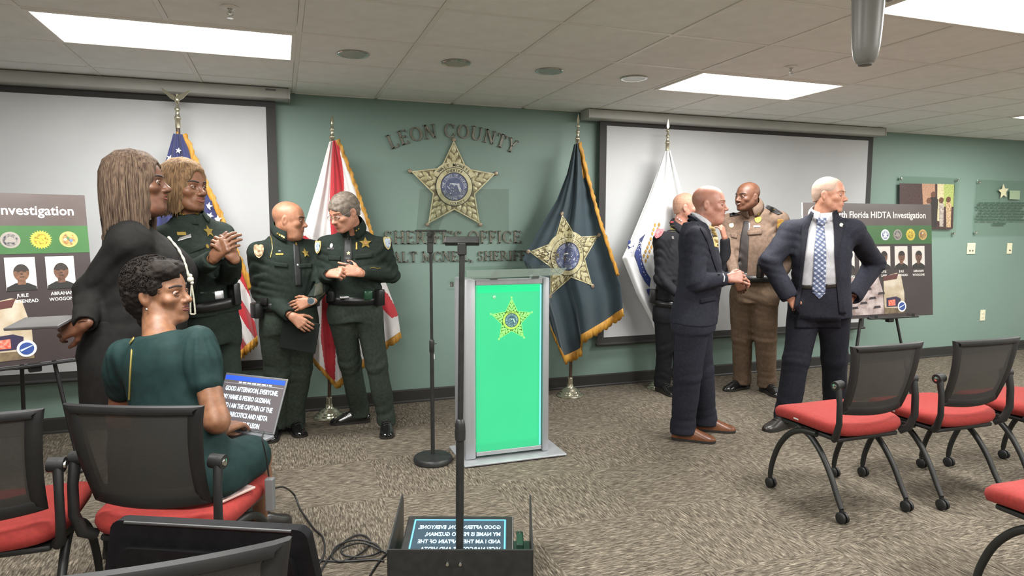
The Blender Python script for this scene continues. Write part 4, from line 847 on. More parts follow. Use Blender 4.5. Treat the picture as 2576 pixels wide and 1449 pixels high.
def make_chair():
    t = empty('nesting_chair', (0, 0, 0), rz=0); ORG[t] = None
    m = MB(); n = 40; layers = [(.86, -.045), (.97, -.035), (1.0, -.012), (.985, .008), (.93, .022), (.75, .03), (.4, .03), (.02, .029)]; vs = []
    for s, z in layers:
        for j in range(n):
            a = 2*math.pi*j/n; ca, sa = math.cos(a), math.sin(a); e = .42
            x = .243*s*math.copysign(abs(ca)**e, ca); y = .035+.252*s*math.copysign(abs(sa)**e, sa); vs.append((x, y, .452+z-.03*max(0, (y-.1)/.2)**2+.012*(x/.24)**2))
    m.add(vs, [(l*n+j, l*n+(j+1) % n, (l+1)*n+(j+1) % n, (l+1)*n+j) for l in range(len(layers)-1) for j in range(n)]+[tuple(range(n-1, -1, -1)), tuple((len(layers)-1)*n+j for j in range(n))]); seat = m.build('seat', CRED, t, 'all')
    MB().box((0, .02, .395), (.4, .4, .024), bev=.01).build('seat_pan', CBLK, t, True)
    MB().box((-.236, .06, .447), (.012, .035, .012), bev=.002).build('care_tag', M('white tag', (226, 222, 214), .5), seat)
    # back frame: rounded loop
    loop = []
    def rr(x0, x1, z0, z1):
        pts = []
        for (cx, cz, a0, r) in ((x1[1]-.02, z1-.0, 0, 0), (-x1[1]+.02, z1, 0, 0)): pass
        return pts
    top = [(-.232+.464*i/16, .885+.004*math.cos((i-8)/8*1.5)) for i in range(17)]; bot = [(.2-.4*i/16, .535-.012*math.cos((i-8)/8*1.5)) for i in range(17)]
    rt = [(.232-.006*0-.0*i, 0) for i in range(0)]
    sideR = [(.228-.026*math.sin(k/8*1.5708)*.6-.012*(k/8), .885-.35*k/8) for k in range(1, 8)]
    L_ = top+sideR+bot+[(-x, z) for x, z in sideR[::-1]]
    P = [back_pt(x, z) for x, z in L_]; m = MB(); k = len(P)
    vs = []; n = 8
    for i in range(k):
        x, z = L_[i]; tq = (P[(i+1) % k]-P[i-1]).normalized(); c = Vector((0, back_pt(0, .7).y, .71)); nn = Vector((0, 1, 0)); inn = tq.cross(nn).normalized()
        w2 = .027 if .56 < z < .87 else (.017 if z > .8 else .034); 
        for j in range(n):
            a = 2*math.pi*j/n; vs.append(P[i]+inn*(w2*math.cos(a)+(w2 if inn.dot(Vector((x, 0, z-.71))) < 0 else -w2)*.9)+nn*(.013*math.sin(a)))
    m.add(vs, [(i*n+j, i*n+(j+1) % n, ((i+1) % k)*n+(j+1) % n, ((i+1) % k)*n+j) for i in range(k) for j in range(n)]); m.build('back_frame', CBLK, t, True)
    m = MB(); m.grid(lambda u, v: back_pt((u-.5)*2*(.19+.03*v), .545+v*.33)+Vector((0, .004, 0)), 14, 14); m.build('back_mesh', CMESH, t, 'all')
    for s in (-1, 1):
        MB().tube([(s*.215, -.17, .405), (s*.238, -.205, .43), (s*.246, -.228, .5), (s*.246, -.225, .6), (s*.244, -.214, .66), (s*.242, -.2, .695)], [.02, .02, .018, .017, .019, .021], 12, flat=.8).build('back_upright', CBLK, t, True)
        MB().tube([(s*.215, -.2, .685), (s*.262, -.205, .682)], .024, 16).build('pivot', CBLK, t, True)
        MB().lathe((s*.262, -.205, .682), [(.013, -.002), (.012, .004), (.002, .006)], 16, axis=(s, 0, 0)).build('pivot_cap', CHROME, t, True)
        for fwd in (1, -1):
            if fwd > 0: path = [(s*.205, -.05, .392), (s*.215, .04, .385), (s*.222, .12, .345), (s*.226, .19, .26), (s*.228, .235, .15), (s*.228, .25, .07)]
            else: path = [(s*.2, .08, .392), (s*.203, .0, .37), (s*.206, -.08, .31), (s*.209, -.15, .22), (s*.211, -.205, .12), (s*.212, -.235, .07)]
            path = [Vector(p) for p in path]; fine = []
            for i in range(len(path)-1):
                p0, p1, p2, p3 = path[max(0, i-1)], path[i], path[i+1], path[min(len(path)-1, i+2)]
                for q in range(5):
                    f = q/5; fine.append(.5*((2*p1)+(p2-p0)*f+(2*p0-5*p1+4*p2-p3)*f*f+(3*p1-p0-3*p2+p3)*f**3))
            fine.append(path[-1]); leg = MB().tube(fine, [.0165-.003*i/len(fine) for i in range(len(fine))], 12).build('leg', CTUB, t, True)
            e = path[-1]; cst = MB(); cst.cyl(e, e-Vector((0, 0, .02)), .011, 12)
            for q in (-1, 1): cst.lathe(e+Vector((q*.004, -.008, -.041)), [(.002, 0), (.026, .001), (.028, .005), (.028, .013), (.024, .016), (.002, .017)], 20, axis=(q, 0, 0))
            cst.build('caster', CBLK, t, True)
    MB().tube([(-.2, -.02, .385), (.2, -.02, .385)], .013, 10).build('cross_tube', CTUB, t, True)
    return t
proto = make_chair()
CH = [((2.776, 2.65), 0, 'front chair with red seat in the right row, nearest the aisle'), ((3.395, 2.6), -1, 'second chair with red seat in the right row'), ((4.02, 2.55), -2, 'third chair in the right row, cut by the right edge'), ((2.735, 1.46), 0, 'chair at lower right of which only a red seat corner shows'),
      ((-.36, 2.58), -22.6, 'chair with black mesh back that the seated woman uses'), ((-.945, 2.64), 0, 'leftmost chair with red seat, empty, cut by the left edge'), ((-.235, 1.485), 1, 'nearest chair, only its black back showing at bottom left')]
for i, (p, a, lab) in enumerate(CH):
    o = proto if i == 0 else copy_tree(proto); o.location = (p[0], p[1], 0); o.rotation_euler = (0, 0, math.radians(a)); tag(o, lab, 'chair', 'red and black nesting chairs')
# ================================================================== laptop, phone, cables
SIL = M('laptop aluminium', (140, 142, 146), .35, .5); fw = facing(158); lax = (RGT*.93+TOW*.37).normalized(); lfw = UP.cross(lax); lfw = lfw if lfw.dot(fw) > 0 else -lfw
lc = atd(628, 1013, 2.72); tilt = math.radians(24); lay = (UP*math.cos(tilt)+lfw*math.sin(tilt)).normalized(); lan = lax.cross(lay); lan = lan if lan.dot(TOW) > 0 else -lan
LW, LH = .325, .225
hinge = lc-lay*(LH/2); lap = empty('laptop', (hinge.x, hinge.y, hinge.z-.02), "open laptop showing white speech text on the seated woman's lap", 'laptop'); 
lid = MB().obox(lc, lax, lay, lax.cross(lay), (LW, LH, .007), .002).build('lid', SIL, lap)
scrn = MB().obox(lc+lan*.0045, lax, lay, lax.cross(lay), (LW-.012, LH-.014, .001)).build('display', M('laptop display', (70, 66, 66), .3, emit=((112, 106, 108), .75)), lap)
S = lambda u, v, d=.0058: lc+lan*d+lax*((u-.5)*(LW-.012))+lay*((v-.5)*(LH-.014))
def srect(u0, u1, v0, v1, mat, nm, d=.0054): MB().prism([S(u0, v0, d), S(u1, v0, d), S(u1, v1, d), S(u0, v1, d)], lan, .0004).build(nm, mat, scrn)
srect(0, 1, .9, .99, M('display blue bar', (40, 70, 190), .3, emit=((50, 90, 225), .9)), 'title_bar')
srect(0, 1, .835, .845, M('display grey line', (150, 150, 155), .3, emit=((150, 150, 155), .6)), 'toolbar_line')
DTX = M('display text', (220, 240, 255), .3, emit=((215, 240, 255), 1.15))
m = MB(); rnd = random.Random(5); x = .25
while x < .8:
    wd = rnd.uniform(.015, .07); m.prism([S(x, .855), S(x+wd, .855), S(x+wd, .88), S(x, .88)], lan, .0003); x += wd+.02
m.build('toolbar_icons', DTX, scrn)
m = MB()
for i, s in enumerate(('GOOD AFTERNOON, EVERYONE,', 'MY NAME IS PEDRO GUZMAN,', 'AND I AM THE CAPTAIN OF THE', 'VICE/ NARCOTICS AND HIDTA', 'TASK FORCE OF THE LEON')):
    text_on(m, s, S(.05, .69-i*.165), lax, lay, .027, 'LEFT', .0002, .02, .68)
m.build('speech_lettering', DTX, scrn)
bc = hinge-lfw*(.11)-UP*.008
MB().obox(bc, lax, lfw, UP, (LW, .225, .014), .004).build('keyboard_base', SIL, lap)
MB().obox(bc+UP*.0075+lfw*.03, lax, lfw, UP, (LW-.04, .1, .001)).build('keyboard', M('laptop keys', (40, 40, 44), .5), lap)
CAB = M('black cable', (26, 26, 27), .5)
def smooth_path(P, k=8):
    P = [Vector(p) for p in P]; out = []
    for i in range(len(P)-1):
        p0, p1, p2, p3 = P[max(0, i-1)], P[i], P[i+1], P[min(len(P)-1, i+2)]
        for q in range(k):
            f = q/k; out.append(.5*((2*p1)+(p2-p0)*f+(2*p0-5*p1+4*p2-p3)*f*f+(3*p1-p0-3*p2+p3)*f**3))
    return out+[P[-1]]
def cable(pts, r, label):
    P = smooth_path([fl(x, y, z) for x, y, z in pts]); o = MB().tube(P, r, 8).build('power_cable', CAB, None, True); tag(o, label, 'cable', 'black cables on the carpet')
cable([(692, 1228, .2), (715, 1226, .16), (740, 1245, .05), (755, 1280, .006), (768, 1300, .006), (790, 1330, .006), (812, 1352, .006), (816, 1390, .006), (800, 1420, .006), (775, 1430, .006), (758, 1415, .006), (770, 1400, .006), (810, 1410, .006), (870, 1412, .006), (940, 1408, .006), (966, 1412, .006)], .0045, "black cable running from the seated woman's laptop down to the carpet")
cable([(800, 1449, .006), (830, 1400, .008), (870, 1360, .008), (905, 1345, .008), (930, 1360, .01), (910, 1390, .01), (860, 1412, .008), (835, 1400, .012), (850, 1372, .014), (900, 1358, .014), (945, 1370, .012), (955, 1388, .012), (920, 1400, .012), (870, 1398, .014), (860, 1380, .016), (910, 1366, .016), (960, 1385, .01), (975, 1392, .006)], .0045, 'coiled black cable lying on the carpet beside the floor monitor')
cable([(930, 1449, .006), (945, 1425, .006), (965, 1400, .006), (985, 1385, .006)], .0042, 'short black cable entering the floor monitor at its left corner')
o = fl(584, 1240, .497); a_ = (fl(620, 1224, .5)-fl(548, 1256, .5)).normalized(); b_ = UP.cross(a_)
ph = empty('smartphone', (o.x, o.y, o.z-.006), 'pale smartphone lying on the red seat beside the seated woman', 'phone'); MB().obox(o, a_, b_, UP, (.15, .072, .009), .003).build('phone_body', M('phone pale pink', (196, 168, 160), .35), ph); MB().obox(o+UP*.0048, a_, b_, UP, (.142, .064, .0008)).build('phone_screen', M('phone screen', (120, 96, 96), .15, var=(20, (200, 180, 176))), ph)

# padded bag standing on the nearest chair's seat
BAG = M('black nylon bag', (15, 15, 17), .6, spec=.12, var=(40, (20, 20, 22)), bump=(500, .5, .001))
c1, c2 = atd(289, 1330, 1.60), atd(779, 1297, 1.54); bax = (c2-c1).normalized(); bax = Vector((bax.x, bax.y, 0)).normalized(); bn = UP.cross(bax); wb = (c2-c1).length; zt = (c1.z+c2.z)/2; cb = (c1+c2)/2
bag = empty('laptop_bag', (cb.x, cb.y, .485), 'black padded laptop bag standing on the nearest chair at bottom left', 'bag')
def bag_panel(off, th, inset, zt_, nm, mat):
    m = MB(); P = []
    h_ = zt_-.487; w2 = wb/2-inset
    for cx, cz, a0 in ((w2-.03, h_-.03, 0), (-w2+.03, h_-.03, 90), (-w2-.012, .02, 180), (w2+.012, .02, 270)):
        for k in range(5): a = math.radians(a0+90*k/4); P.append(Vector((cb.x, cb.y, .487))+bax*(cx+.03*math.cos(a))+UP*(cz+(.03 if cz > .1 else .02)*math.sin(a))+bn*off)
    m.prism(P, bn, th); return m.build(nm, mat, bag, True)
bag_panel(-.015, .03, 0, zt, 'bag_body', BAG); bag_panel(-.032, .02, .03, zt-.06, 'front_pocket', BAG)
m = MB(); m.tube([Vector((cb.x, cb.y, zt-.004))+bax*(-wb/2+.04)-bn*.016, Vector((cb.x, cb.y, zt-.004))+bax*(wb/2-.04)-bn*.016], .004, 8); m.build('piping', M('bag piping', (44, 44, 44), .5), bag, True)
# ================================================================== people: signed-distance sculpting
class SD:
    def __init__(s): s.ops = []
    def cone(s, a, b, ra, rb, k=.02, op='u', flat=None):
        s.ops.append(('c', np.array(a, float), np.array(b, float), ra, rb, k, op, flat)); return s
    def ell(s, c, r, k=.02, op='u', R=None):
        s.ops.append(('e', np.array(c, float), np.array(r, float), None if R is None else np.array(R, float), k, op)); return s
    def loft(s, o, ex, ey, ez, st, k=.03, n=2.3):      # st: (z, cx, cy, hw, hfront, hback)
        s.ops.append(('l', np.array(o, float), np.array([ex, ey, ez], float), np.array(st, float), k, n)); return s
    def cut(s, p, nrm): s.ops.append(('p', np.array(p, float), np.array(nrm, float))); return s
    def wrinkle(s, fn): s.ops.append(('w', fn)); return s
    def bbox(s):
        lo = np.full(3, 1e9); hi = -lo
        for o in s.ops:
            if o[0] == 'c' and o[6] == 'u': r = max(o[3], o[4])+.02; q = (np.minimum(o[1], o[2])-r, np.maximum(o[1], o[2])+r)
            elif o[0] == 'e' and o[5] == 'u': r = o[2].max()+.02; q = (o[1]-r, o[1]+r)
            elif o[0] == 'l':
                B = o[2]; P = []
                for z, cx, cy, hw, hf, hb in o[3]:
                    for sx in (-1, 1):
                        for dy in (hf, -hb): P.append(o[1]+B[0]*(cx+sx*hw)+B[1]*(cy+dy)+B[2]*z)
                P = np.array(P); q = (P.min(0)-.03, P.max(0)+.03)
            else: continue
            lo = np.minimum(lo, q[0]); hi = np.maximum(hi, q[1])
        return lo, hi
    def mesh(s, h, smooth=1):
        lo, hi = s.bbox(); lo -= 3*h; n = np.ceil((hi-lo)/h).astype(int)+4
        ax = [lo[i]+h*np.arange(n[i]) for i in range(3)]; F = np.full(n, .25, np.float32)
        def sl(a, b):
            i0 = np.clip(np.floor((a-lo)/h).astype(int), 0, n-1); i1 = np.clip(np.ceil((b-lo)/h).astype(int)+1, 1, n); return i0, i1
        for o in s.ops:
            if o[0] == 'c':
                _, a, b, ra, rb, k, op, flat = o; m = max(ra, rb)+k+3*h; i0, i1 = sl(np.minimum(a, b)-m, np.maximum(a, b)+m)
            elif o[0] == 'e': _, c, r, R, k, op = o; m = r.max()+k+3*h; i0, i1 = sl(c-m, c+m)
            elif o[0] == 'l':
                q = SD(); q.ops = [o]; a, b = q.bbox(); i0, i1 = sl(a-o[4]-2*h, b+o[4]+2*h)
            else: i0, i1 = np.zeros(3, int), n
            S = tuple(slice(i0[i], i1[i]) for i in range(3))
            X, Y, Z = np.meshgrid(ax[0][S[0]], ax[1][S[1]], ax[2][S[2]], indexing='ij', sparse=True); Fs = F[S]
            if o[0] == 'c':
                d = b-a; L2 = max(1e-12, d@d); t = np.clip(((X-a[0])*d[0]+(Y-a[1])*d[1]+(Z-a[2])*d[2])/L2, 0, 1)
                qx, qy, qz = X-a[0]-t*d[0], Y-a[1]-t*d[1], Z-a[2]-t*d[2]
                if flat is not None:
                    nv, sc = np.array(flat[0], float), flat[1]; w = (qx*nv[0]+qy*nv[1]+qz*nv[2])*(1/sc-1); qx, qy, qz = qx+w*nv[0], qy+w*nv[1], qz+w*nv[2]
                D = np.sqrt(qx*qx+qy*qy+qz*qz)-(ra+t*(rb-ra))
            elif o[0] == 'e':
                qx, qy, qz = X-c[0], Y-c[1], Z-c[2]
                if R is not None: qx, qy, qz = [qx*R[i][0]+qy*R[i][1]+qz*R[i][2] for i in range(3)]
                k0 = np.sqrt((qx/r[0])**2+(qy/r[1])**2+(qz/r[2])**2); k1 = np.sqrt((qx/r[0]**2)**2+(qy/r[1]**2)**2+(qz/r[2]**2)**2); D = k0*(k0-1)/np.maximum(k1, 1e-6)
            elif o[0] == 'l':
                _, og, B, st, k, nn = o; op = 'u'
                x, y, z = [(X-og[0])*B[i][0]+(Y-og[1])*B[i][1]+(Z-og[2])*B[i][2] for i in range(3)]
                zs = st[:, 0]; fine = np.linspace(zs[0], zs[-1], 80); tab = []
                for q in range(1, 6):
                    v = np.interp(fine, zs, st[:, q]); ker = np.hanning(13); ker /= ker.sum(); v = np.convolve(np.pad(v, 6, mode='edge'), ker, 'valid'); tab.append(v)
                cx, cy, hw, hf, hb = [np.interp(z, fine, v) for v in tab]
                x = x-cx; y = y-cy; hd = np.where(y > 0, hf, hb)
                rho = np.maximum((np.abs(x/hw)**nn+np.abs(y/hd)**nn)**(1/nn), 1e-3); D = np.sqrt(x*x+y*y+1e-8)*(1-1/rho)
                D = np.maximum(D, np.maximum(zs[0]-z, z-zs[-1]))
            elif o[0] == 'p':
                p, nv = o[1], o[2]; F[S] = np.maximum(Fs, (X-p[0])*nv[0]+(Y-p[1])*nv[1]+(Z-p[2])*nv[2]); continue
            elif o[0] == 'w': F[S] = Fs+o[1](X, Y, Z); continue
            D = D.astype(np.float32)
            if op == 'u':
                g = np.maximum(k-np.abs(Fs-D), 0)/k; F[S] = np.minimum(Fs, D)-g*g*k*.25
            elif op == 's':
                D = -D; g = np.maximum(k-np.abs(Fs-D), 0)/k; F[S] = np.maximum(Fs, D)+g*g*k*.25
        return surfnet(F, lo, h, smooth)
def surfnet(F, lo, h, smooth=1):
    neg = F < 0; n = np.array(F.shape); c = [slice(0, -1), slice(1, None)]
    cnt = np.zeros(n-1, np.int8)
    for i in (0, 1):
        for j in (0, 1):
            for k in (0, 1): cnt += neg[c[i], c[j], c[k]]
    act = (cnt > 0) & (cnt < 8); idx = -np.ones(n-1, np.int64); A = np.argwhere(act); idx[act] = np.arange(len(A))
    acc = np.zeros((len(A), 3)); num = np.zeros(len(A)); f = lambda d: F[A[:, 0]+d[0], A[:, 1]+d[1], A[:, 2]+d[2]]
    cor = [(i, j, k) for i in (0, 1) for j in (0, 1) for k in (0, 1)]
    for a in cor:
        for d in range(3):
            if a[d] == 0:
                b = list(a); b[d] = 1; fa, fb = f(a), f(b); m = (fa < 0) != (fb < 0); t = np.where(m, fa/np.where(m, fa-fb, 1), 0)
                p = np.tile(np.array(a, float), (len(A), 1)); p[:, d] += t; acc[m] += p[m]; num[m] += 1
    V = (A+acc/num[:, None])*h+lo; Q = []
    for d in range(3):
        e = [1, 1, 1]; e[d] = 0; lo_ = [slice(1, -1)]*3; lo_[d] = slice(0, -1); hi_ = [slice(1, -1)]*3; hi_[d] = slice(1, None)
        a, b = neg[tuple(lo_)], neg[tuple(hi_)]; P = np.argwhere(a != b); sg = a[tuple(P.T)]
        off = [1, 1, 1]; off[d] = 0; P = P+np.array(off); u, v = [(1, 2), (2, 0), (0, 1)][d]
        eu = np.zeros(3, int); eu[u] = 1; ev = np.zeros(3, int); ev[v] = 1
        g = lambda p: idx[p[:, 0], p[:, 1], p[:, 2]]
        q = np.stack([g(P-eu-ev), g(P-ev), g(P), g(P-eu)], 1); q[~sg] = q[~sg][:, ::-1]; Q.append(q)
    Q = np.concatenate(Q); Q = Q[(Q >= 0).all(1)]
    for _ in range(smooth):
        sm = np.zeros_like(V); ct = np.zeros(len(V))
        for a in range(4):
            i, j = Q[:, a], Q[:, (a+1) % 4]
            for q in range(3): sm[:, q] += np.bincount(i, V[j, q], len(V))+np.bincount(j, V[i, q], len(V))
            ct += np.bincount(i, minlength=len(V))+np.bincount(j, minlength=len(V))
        V = V*.45+.55*sm/np.maximum(ct, 1)[:, None]
    return V, Q
def joinVF(*vf):
    V = []; F = []; o = 0
    for v, f in vf: V.append(np.asarray(v)); F.append(np.asarray(f)+o); o += len(v)
    return np.concatenate(V), np.concatenate(F)
def mb_vf(mb):
    F = []
    for f in mb.f:
        if len(f) == 4: F.append(f)
        elif len(f) == 3: F.append((f[0], f[1], f[2], f[2]))
        else:
            for i in range(1, len(f)-1): F.append((f[0], f[i], f[i+1], f[i+1]))
    return np.array([tuple(v) for v in mb.v]), np.array(F)
def fabric_noise(seed, amp, fr=(18, 40)):
    r = np.random.RandomState(seed); W = []
    for _ in range(7):
        d = r.normal(size=3); d[2] *= 1.5; d /= np.linalg.norm(d); W.append((d*r.uniform(*fr), r.uniform(0, 6.28), r.uniform(.5, 1), r.normal(size=3)*9))
    def fn(X, Y, Z):
        s = 0
        for d, p, a, m in W: s = s+a*np.sin(d[0]*X+d[1]*Y+d[2]*Z+p+1.2*np.sin(m[0]*X+m[1]*Y+m[2]*Z))
        return (amp/2.2)*s
    return fn
def fold_at(pts, amp, rad, fr, seed, axis=(0, 0, 1)):
    """fabric creases fading out around each joint"""
    r = np.random.RandomState(seed); pts = [np.array(p, float) for p in pts]; dirs = []
    for p in pts:
        d = np.array(axis)+r.normal(size=3)*.45; dirs.append(d/np.linalg.norm(d)*fr)
    def fn(X, Y, Z):
        s = 0
        for p, d in zip(pts, dirs):
            q = (X-p[0])**2+(Y-p[1])**2+(Z-p[2])**2
            ph = d[0]*X+d[1]*Y+d[2]*Z+2.2*np.sin(11*(X+Y)+7*Z); s = s+amp*np.exp(-q/rad**2)*(1-np.abs(np.sin(ph))*2*.8)
        return s
    return fn
# ------------------------------------------------------------------ head, hair, hands, shoes
def head_field(jowl=0, nose=1.0, wide=1.0, female=False, mouth='closed', chin=1.0, neck_r=.056, neck_len=.17, neck_fwd=0.0, cheeks=1.0, neck_end=None):
    s = SD(); w = wide
    fw_ = w*(.93 if female else 1.0); s.ell((0, -.018, .036), (.075*w, .096, .084), .01).ell((0, .026, .008), (.066*fw_, .066, .088), .03)
    s.ell((0, .036, -.058), (.053*fw_*(.94 if female else 1)+.006*jowl, .052, .05), .03).cone((-.012, .074, -.096*chin), (.012, .074, -.096*chin), .018, .018, .02)
    for q in (-1, 1):
        s.cone((q*.05*w, -.004, -.045), (q*.03*w, .05, -.088), .022+.006*jowl, .018+.006*jowl, .03)
        s.ell((q*.042*w, .058, -.022), (.024*cheeks, .024, .02), .02)
        s.cone((q*.012, .0835, .021), (q*.045*w, .066, .021), .0085 if not female else .007, .009, .014)
    for q in (-1, 1): s.ell((q*.031*w, .094, .001), (.0175, .0145, .0115), .012, 's')
    s.cone((0, .083, .012), (0, .106*1.0, -.026), .0075, .0105*nose, .012).ell((0, .109, -.029), (.0115*nose, .0115, .0105), .01)
    for q in (-1, 1): s.ell((q*.0125*nose, .097, -.033), (.0085*nose, .0105, .008), .006)
    s.ell((0, .078, -.06), (.03, .019, .022), .018)
    if mouth == 'smile':
        for q in (-1, 1): s.ell((q*.034, .076, -.045), (.014, .014, .02), .012)
    if jowl: s.ell((0, .035, -.112), (.05+.01*jowl, .05, .028), .03)
    ne = neck_end if neck_end is not None else (0, -.036+neck_fwd, -.05-neck_len)
    s.cone((0, -.02, -.05), ne, neck_r, neck_r*1.08, .03)
    for q in (-1, 1):
        R = Matrix.Rotation(q*.35, 3, 'Z') @ Matrix.Rotation(.18, 3, 'X'); R = np.array(R.transposed())
        s.ell((q*.078*w, -.012, -.008), (.0075, .019, .032), .006, R=R); s.ell((q*.0865*w, -.006, -.004), (.006, .009, .017), .004, 's')
    return s
def lookup(bvh, x, z, y0=.3): 
    h = bvh.ray_cast(Vector((x, y0, z)), Vector((0, -1, 0))); return h[0].y if h[0] else .08
class Head:
    def __init__(s, pos, yaw_dir, pitch=0, roll=0, scale=1.0, h=.0036, **kw):
        y = Vector((yaw_dir.x, yaw_dir.y, 0)).normalized(); z = UP.copy(); x = y.cross(z)
        R = Matrix((x, y, z)).transposed() @ Matrix.Rotation(-math.radians(pitch), 3, 'X') @ Matrix.Rotation(math.radians(roll), 3, 'Y')
        s.R = R; s.pos = Vector(pos); s.sc = scale
        nw = kw.pop('neck_world', None)
        if nw is not None: kw['neck_end'] = tuple((R.transposed() @ (Vector(nw)-s.pos))/scale)
        s.kw = kw
        s.V, s.F = head_field(**kw).mesh(h, 1); s.bvh = BVHTree.FromPolygons([tuple(v) for v in s.V], [tuple(f) for f in s.F])
    def T(s, p): return s.pos + s.R @ (Vector(p)*s.sc)
    def TV(s, V): return (np.asarray(V)*s.sc) @ np.array(s.R).T + np.array(s.pos)
    def skinVF(s):
        w = s.kw.get('wide', 1.0); m = MB()
        for q in (-1, 1):                      # lids
            for dz, r, sq in ((.0075, .0034, 1), (-.0072, .0026, -1)):
                P = []
                for i in range(9):
                    a = (i/8-.5)*2; x = q*.031*w+a*.0155; z = .001+dz*(1-a*a)*.95+(-.001*a*q); yy = .0745+math.sqrt(max(0, .0138**2-(a*.0118)**2-(dz*(1-a*a)*.8)**2)); P.append((x, yy-.0005, z))
                m.tube(P, [r*(.5+.5*(1-abs(i/4-1))) for i in range(9)], 8)
        V, F = mb_vf(m); return joinVF((s.TV(s.V), s.F), (s.TV(V), F))
    def surf(s, x, z, off=.001): return Vector((x, lookup(s.bvh, x, z)+off, z))
    def face(s, parent, brow, lip, iris=(60, 42, 30), gaze=(0, 1, 0), closed=0.0, smile=0.0, browdx=0.0, lipw=.024, lipr=1.0, teeth=False):
        w = s.kw.get('wide', 1.0); EW = M('eye white', (156, 146, 140), .3); IR = M('iris %d %d %d' % iris, iris, .2); g = Vector(gaze).normalized()
        for q in (-1, 1):
            c = Vector((q*.031*w, .0735, .001)); m = MB(); m.ball(c, .0132, 16); e = mtx(m, s).build('eyeball', EW, parent, 'all')
            m = MB(); m.ball(c+g*.0064, .0077, 12); mtx(m, s).build('iris', IR, e, 'all')
            m = MB(); P = [s.surf(q*(.013+.043*i/8)*w, .0235+.006*math.sin(i/8*2.6)-.003*i/8+browdx, .0012) for i in range(9)]
            m.tube(P, [.0022+.0022*math.sin(math.pi*(.15+.8*i/8)) for i in range(9)], 8, flat=.55); mtx(m, s).build('eyebrow', brow, parent, 'all')
        for nm, z0, cv, r in (('upper_lip', -.0545, .0035, .0034), ('lower_lip', -.0625, -.0035, .0042)):
            P = []
            for i in range(13):
                a = i/6-1; P.append(s.surf(a*lipw, z0+cv*(1-a*a)-.004*(1-a*a)*(1 if cv > 0 else -.3)*0+smile*.009*a*a+(.0015*math.cos(a*9) if cv > 0 else 0)*.5, .0005))
            m = MB(); m.tube(P, [max(.0009, r*lipr*(1-(i/6-1)**2*.85)) for i in range(13)], 8); mtx(m, s).build(nm, lip, parent, 'all')
        if teeth:
            m = MB(); m.tube([s.surf(a*.017, -.0585+smile*.006*a*a, .0014) for a in (-1, -.5, 0, .5, 1)], [.001, .0026, .003, .0026, .001], 8); mtx(m, s).build('teeth', M('teeth', (214, 206, 192), .3), parent, 'all')
        m = MB()
        for q in (-1, 1): m.ball(s.surf(q*.0085, -.0385, -.003), .0028, 8, (1.2, 1, .7))
        mtx(m, s).build('nostril', M('nostril dark', (40, 24, 20), .7), parent, 'all')
def mtx(m, head): m.v = [tuple(head.T(p)) for p in m.v]; return m
def short_hair(head, parent, mat, t=.006, top=True, line=.0, h=.004, seed=1, amp=.0015, sides=-.03):
    w = head.kw.get('wide', 1.0); s = SD(); s.ell((0, -.018, .036), (.075*w+t, .096+t, .084+t), .01).ell((0, .02, .02), (.066*w+t, .066+t*.3, .082+t*.6), .02).cone((0, -.05, -.02), (0, -.05, -.05), .055+t*.5, .05+t*.5, .03)
    s.ell((0, .13, -.045+line), (.085*w, .085, .11), .012, 's'); s.cut((0, .02, sides), (0, .22, -.97))
    for q in (-1, 1): s.ell((q*.088*w, .0, -.006), (.018, .024, .036), .006, 's')
    if not top: s.ell((0, .005, .125), (.062*w, .09, .075), .012, 's')
    s.wrinkle(fabric_noise(seed, amp, (120, 260))); V, F = s.mesh(h, 1); return npmesh('hair', head.TV(V), F, mat, parent)
def hand_vf(wrist, d, dorsal, side, curl=(.3, .35, .25), spread=.12, thumb=(.3, .3), sc=1.0, per=None, h=.0032):
    x = Vector(d).normalized(); z = Vector(dorsal); z = (z-x*z.dot(x)).normalized(); y = z.cross(x); sgn = 1 if side == 'R' else -1
    s = SD(); bases = [(.088, .03), (.092, .0095), (.088, -.0105), (.08, -.029)]; lens = [.07, .078, .072, .056]
    s.cone((-.008, 0, -.002), (.01, 0, 0), .024, .023, .01, flat=((0, 0, 1), .72))
    for i, (bx, by) in enumerate(bases):
        by *= sgn; s.cone((.01, by*.45, 0), (bx, by, .002), .0145, .0115, .012)
        c = per[i] if per else curl; p = Vector((bx, by, .001)); a = 0; L = lens[i]; dv = Vector((1, by/.03*spread*.5, 0)).normalized(); r = .0092-.0006*abs(i-1)
        for j, f in enumerate((.46, .3, .24)):
            a += c[j]; v = Vector((dv.x*math.cos(a), dv.y*math.cos(a), -math.sin(a))); q = p+v*(L*f); s.cone(p, q, r, r-.0007, .004); p = q; r -= .0007
    s.cone((.015, .016*sgn, -.006), (.05, .028*sgn, -.008), .015, .012, .012)
    p = Vector((.03, .026*sgn, -.009)); v = Vector((.72, .62*sgn, -.3)).normalized(); r = .0112
    for j, L in enumerate((.036, .03, .025)):
        if j: v = (Matrix.Rotation(-thumb[j-1]*sgn, 3, 'Z') @ v)
        q = p+v*L; s.cone(p, q, r, r-.0012, .005); p = q; r -= .001
    V, F = s.mesh(h, 1); R = np.array([x, y, z])
    return (V*sc) @ R + np.array(Vector(wrist)), F
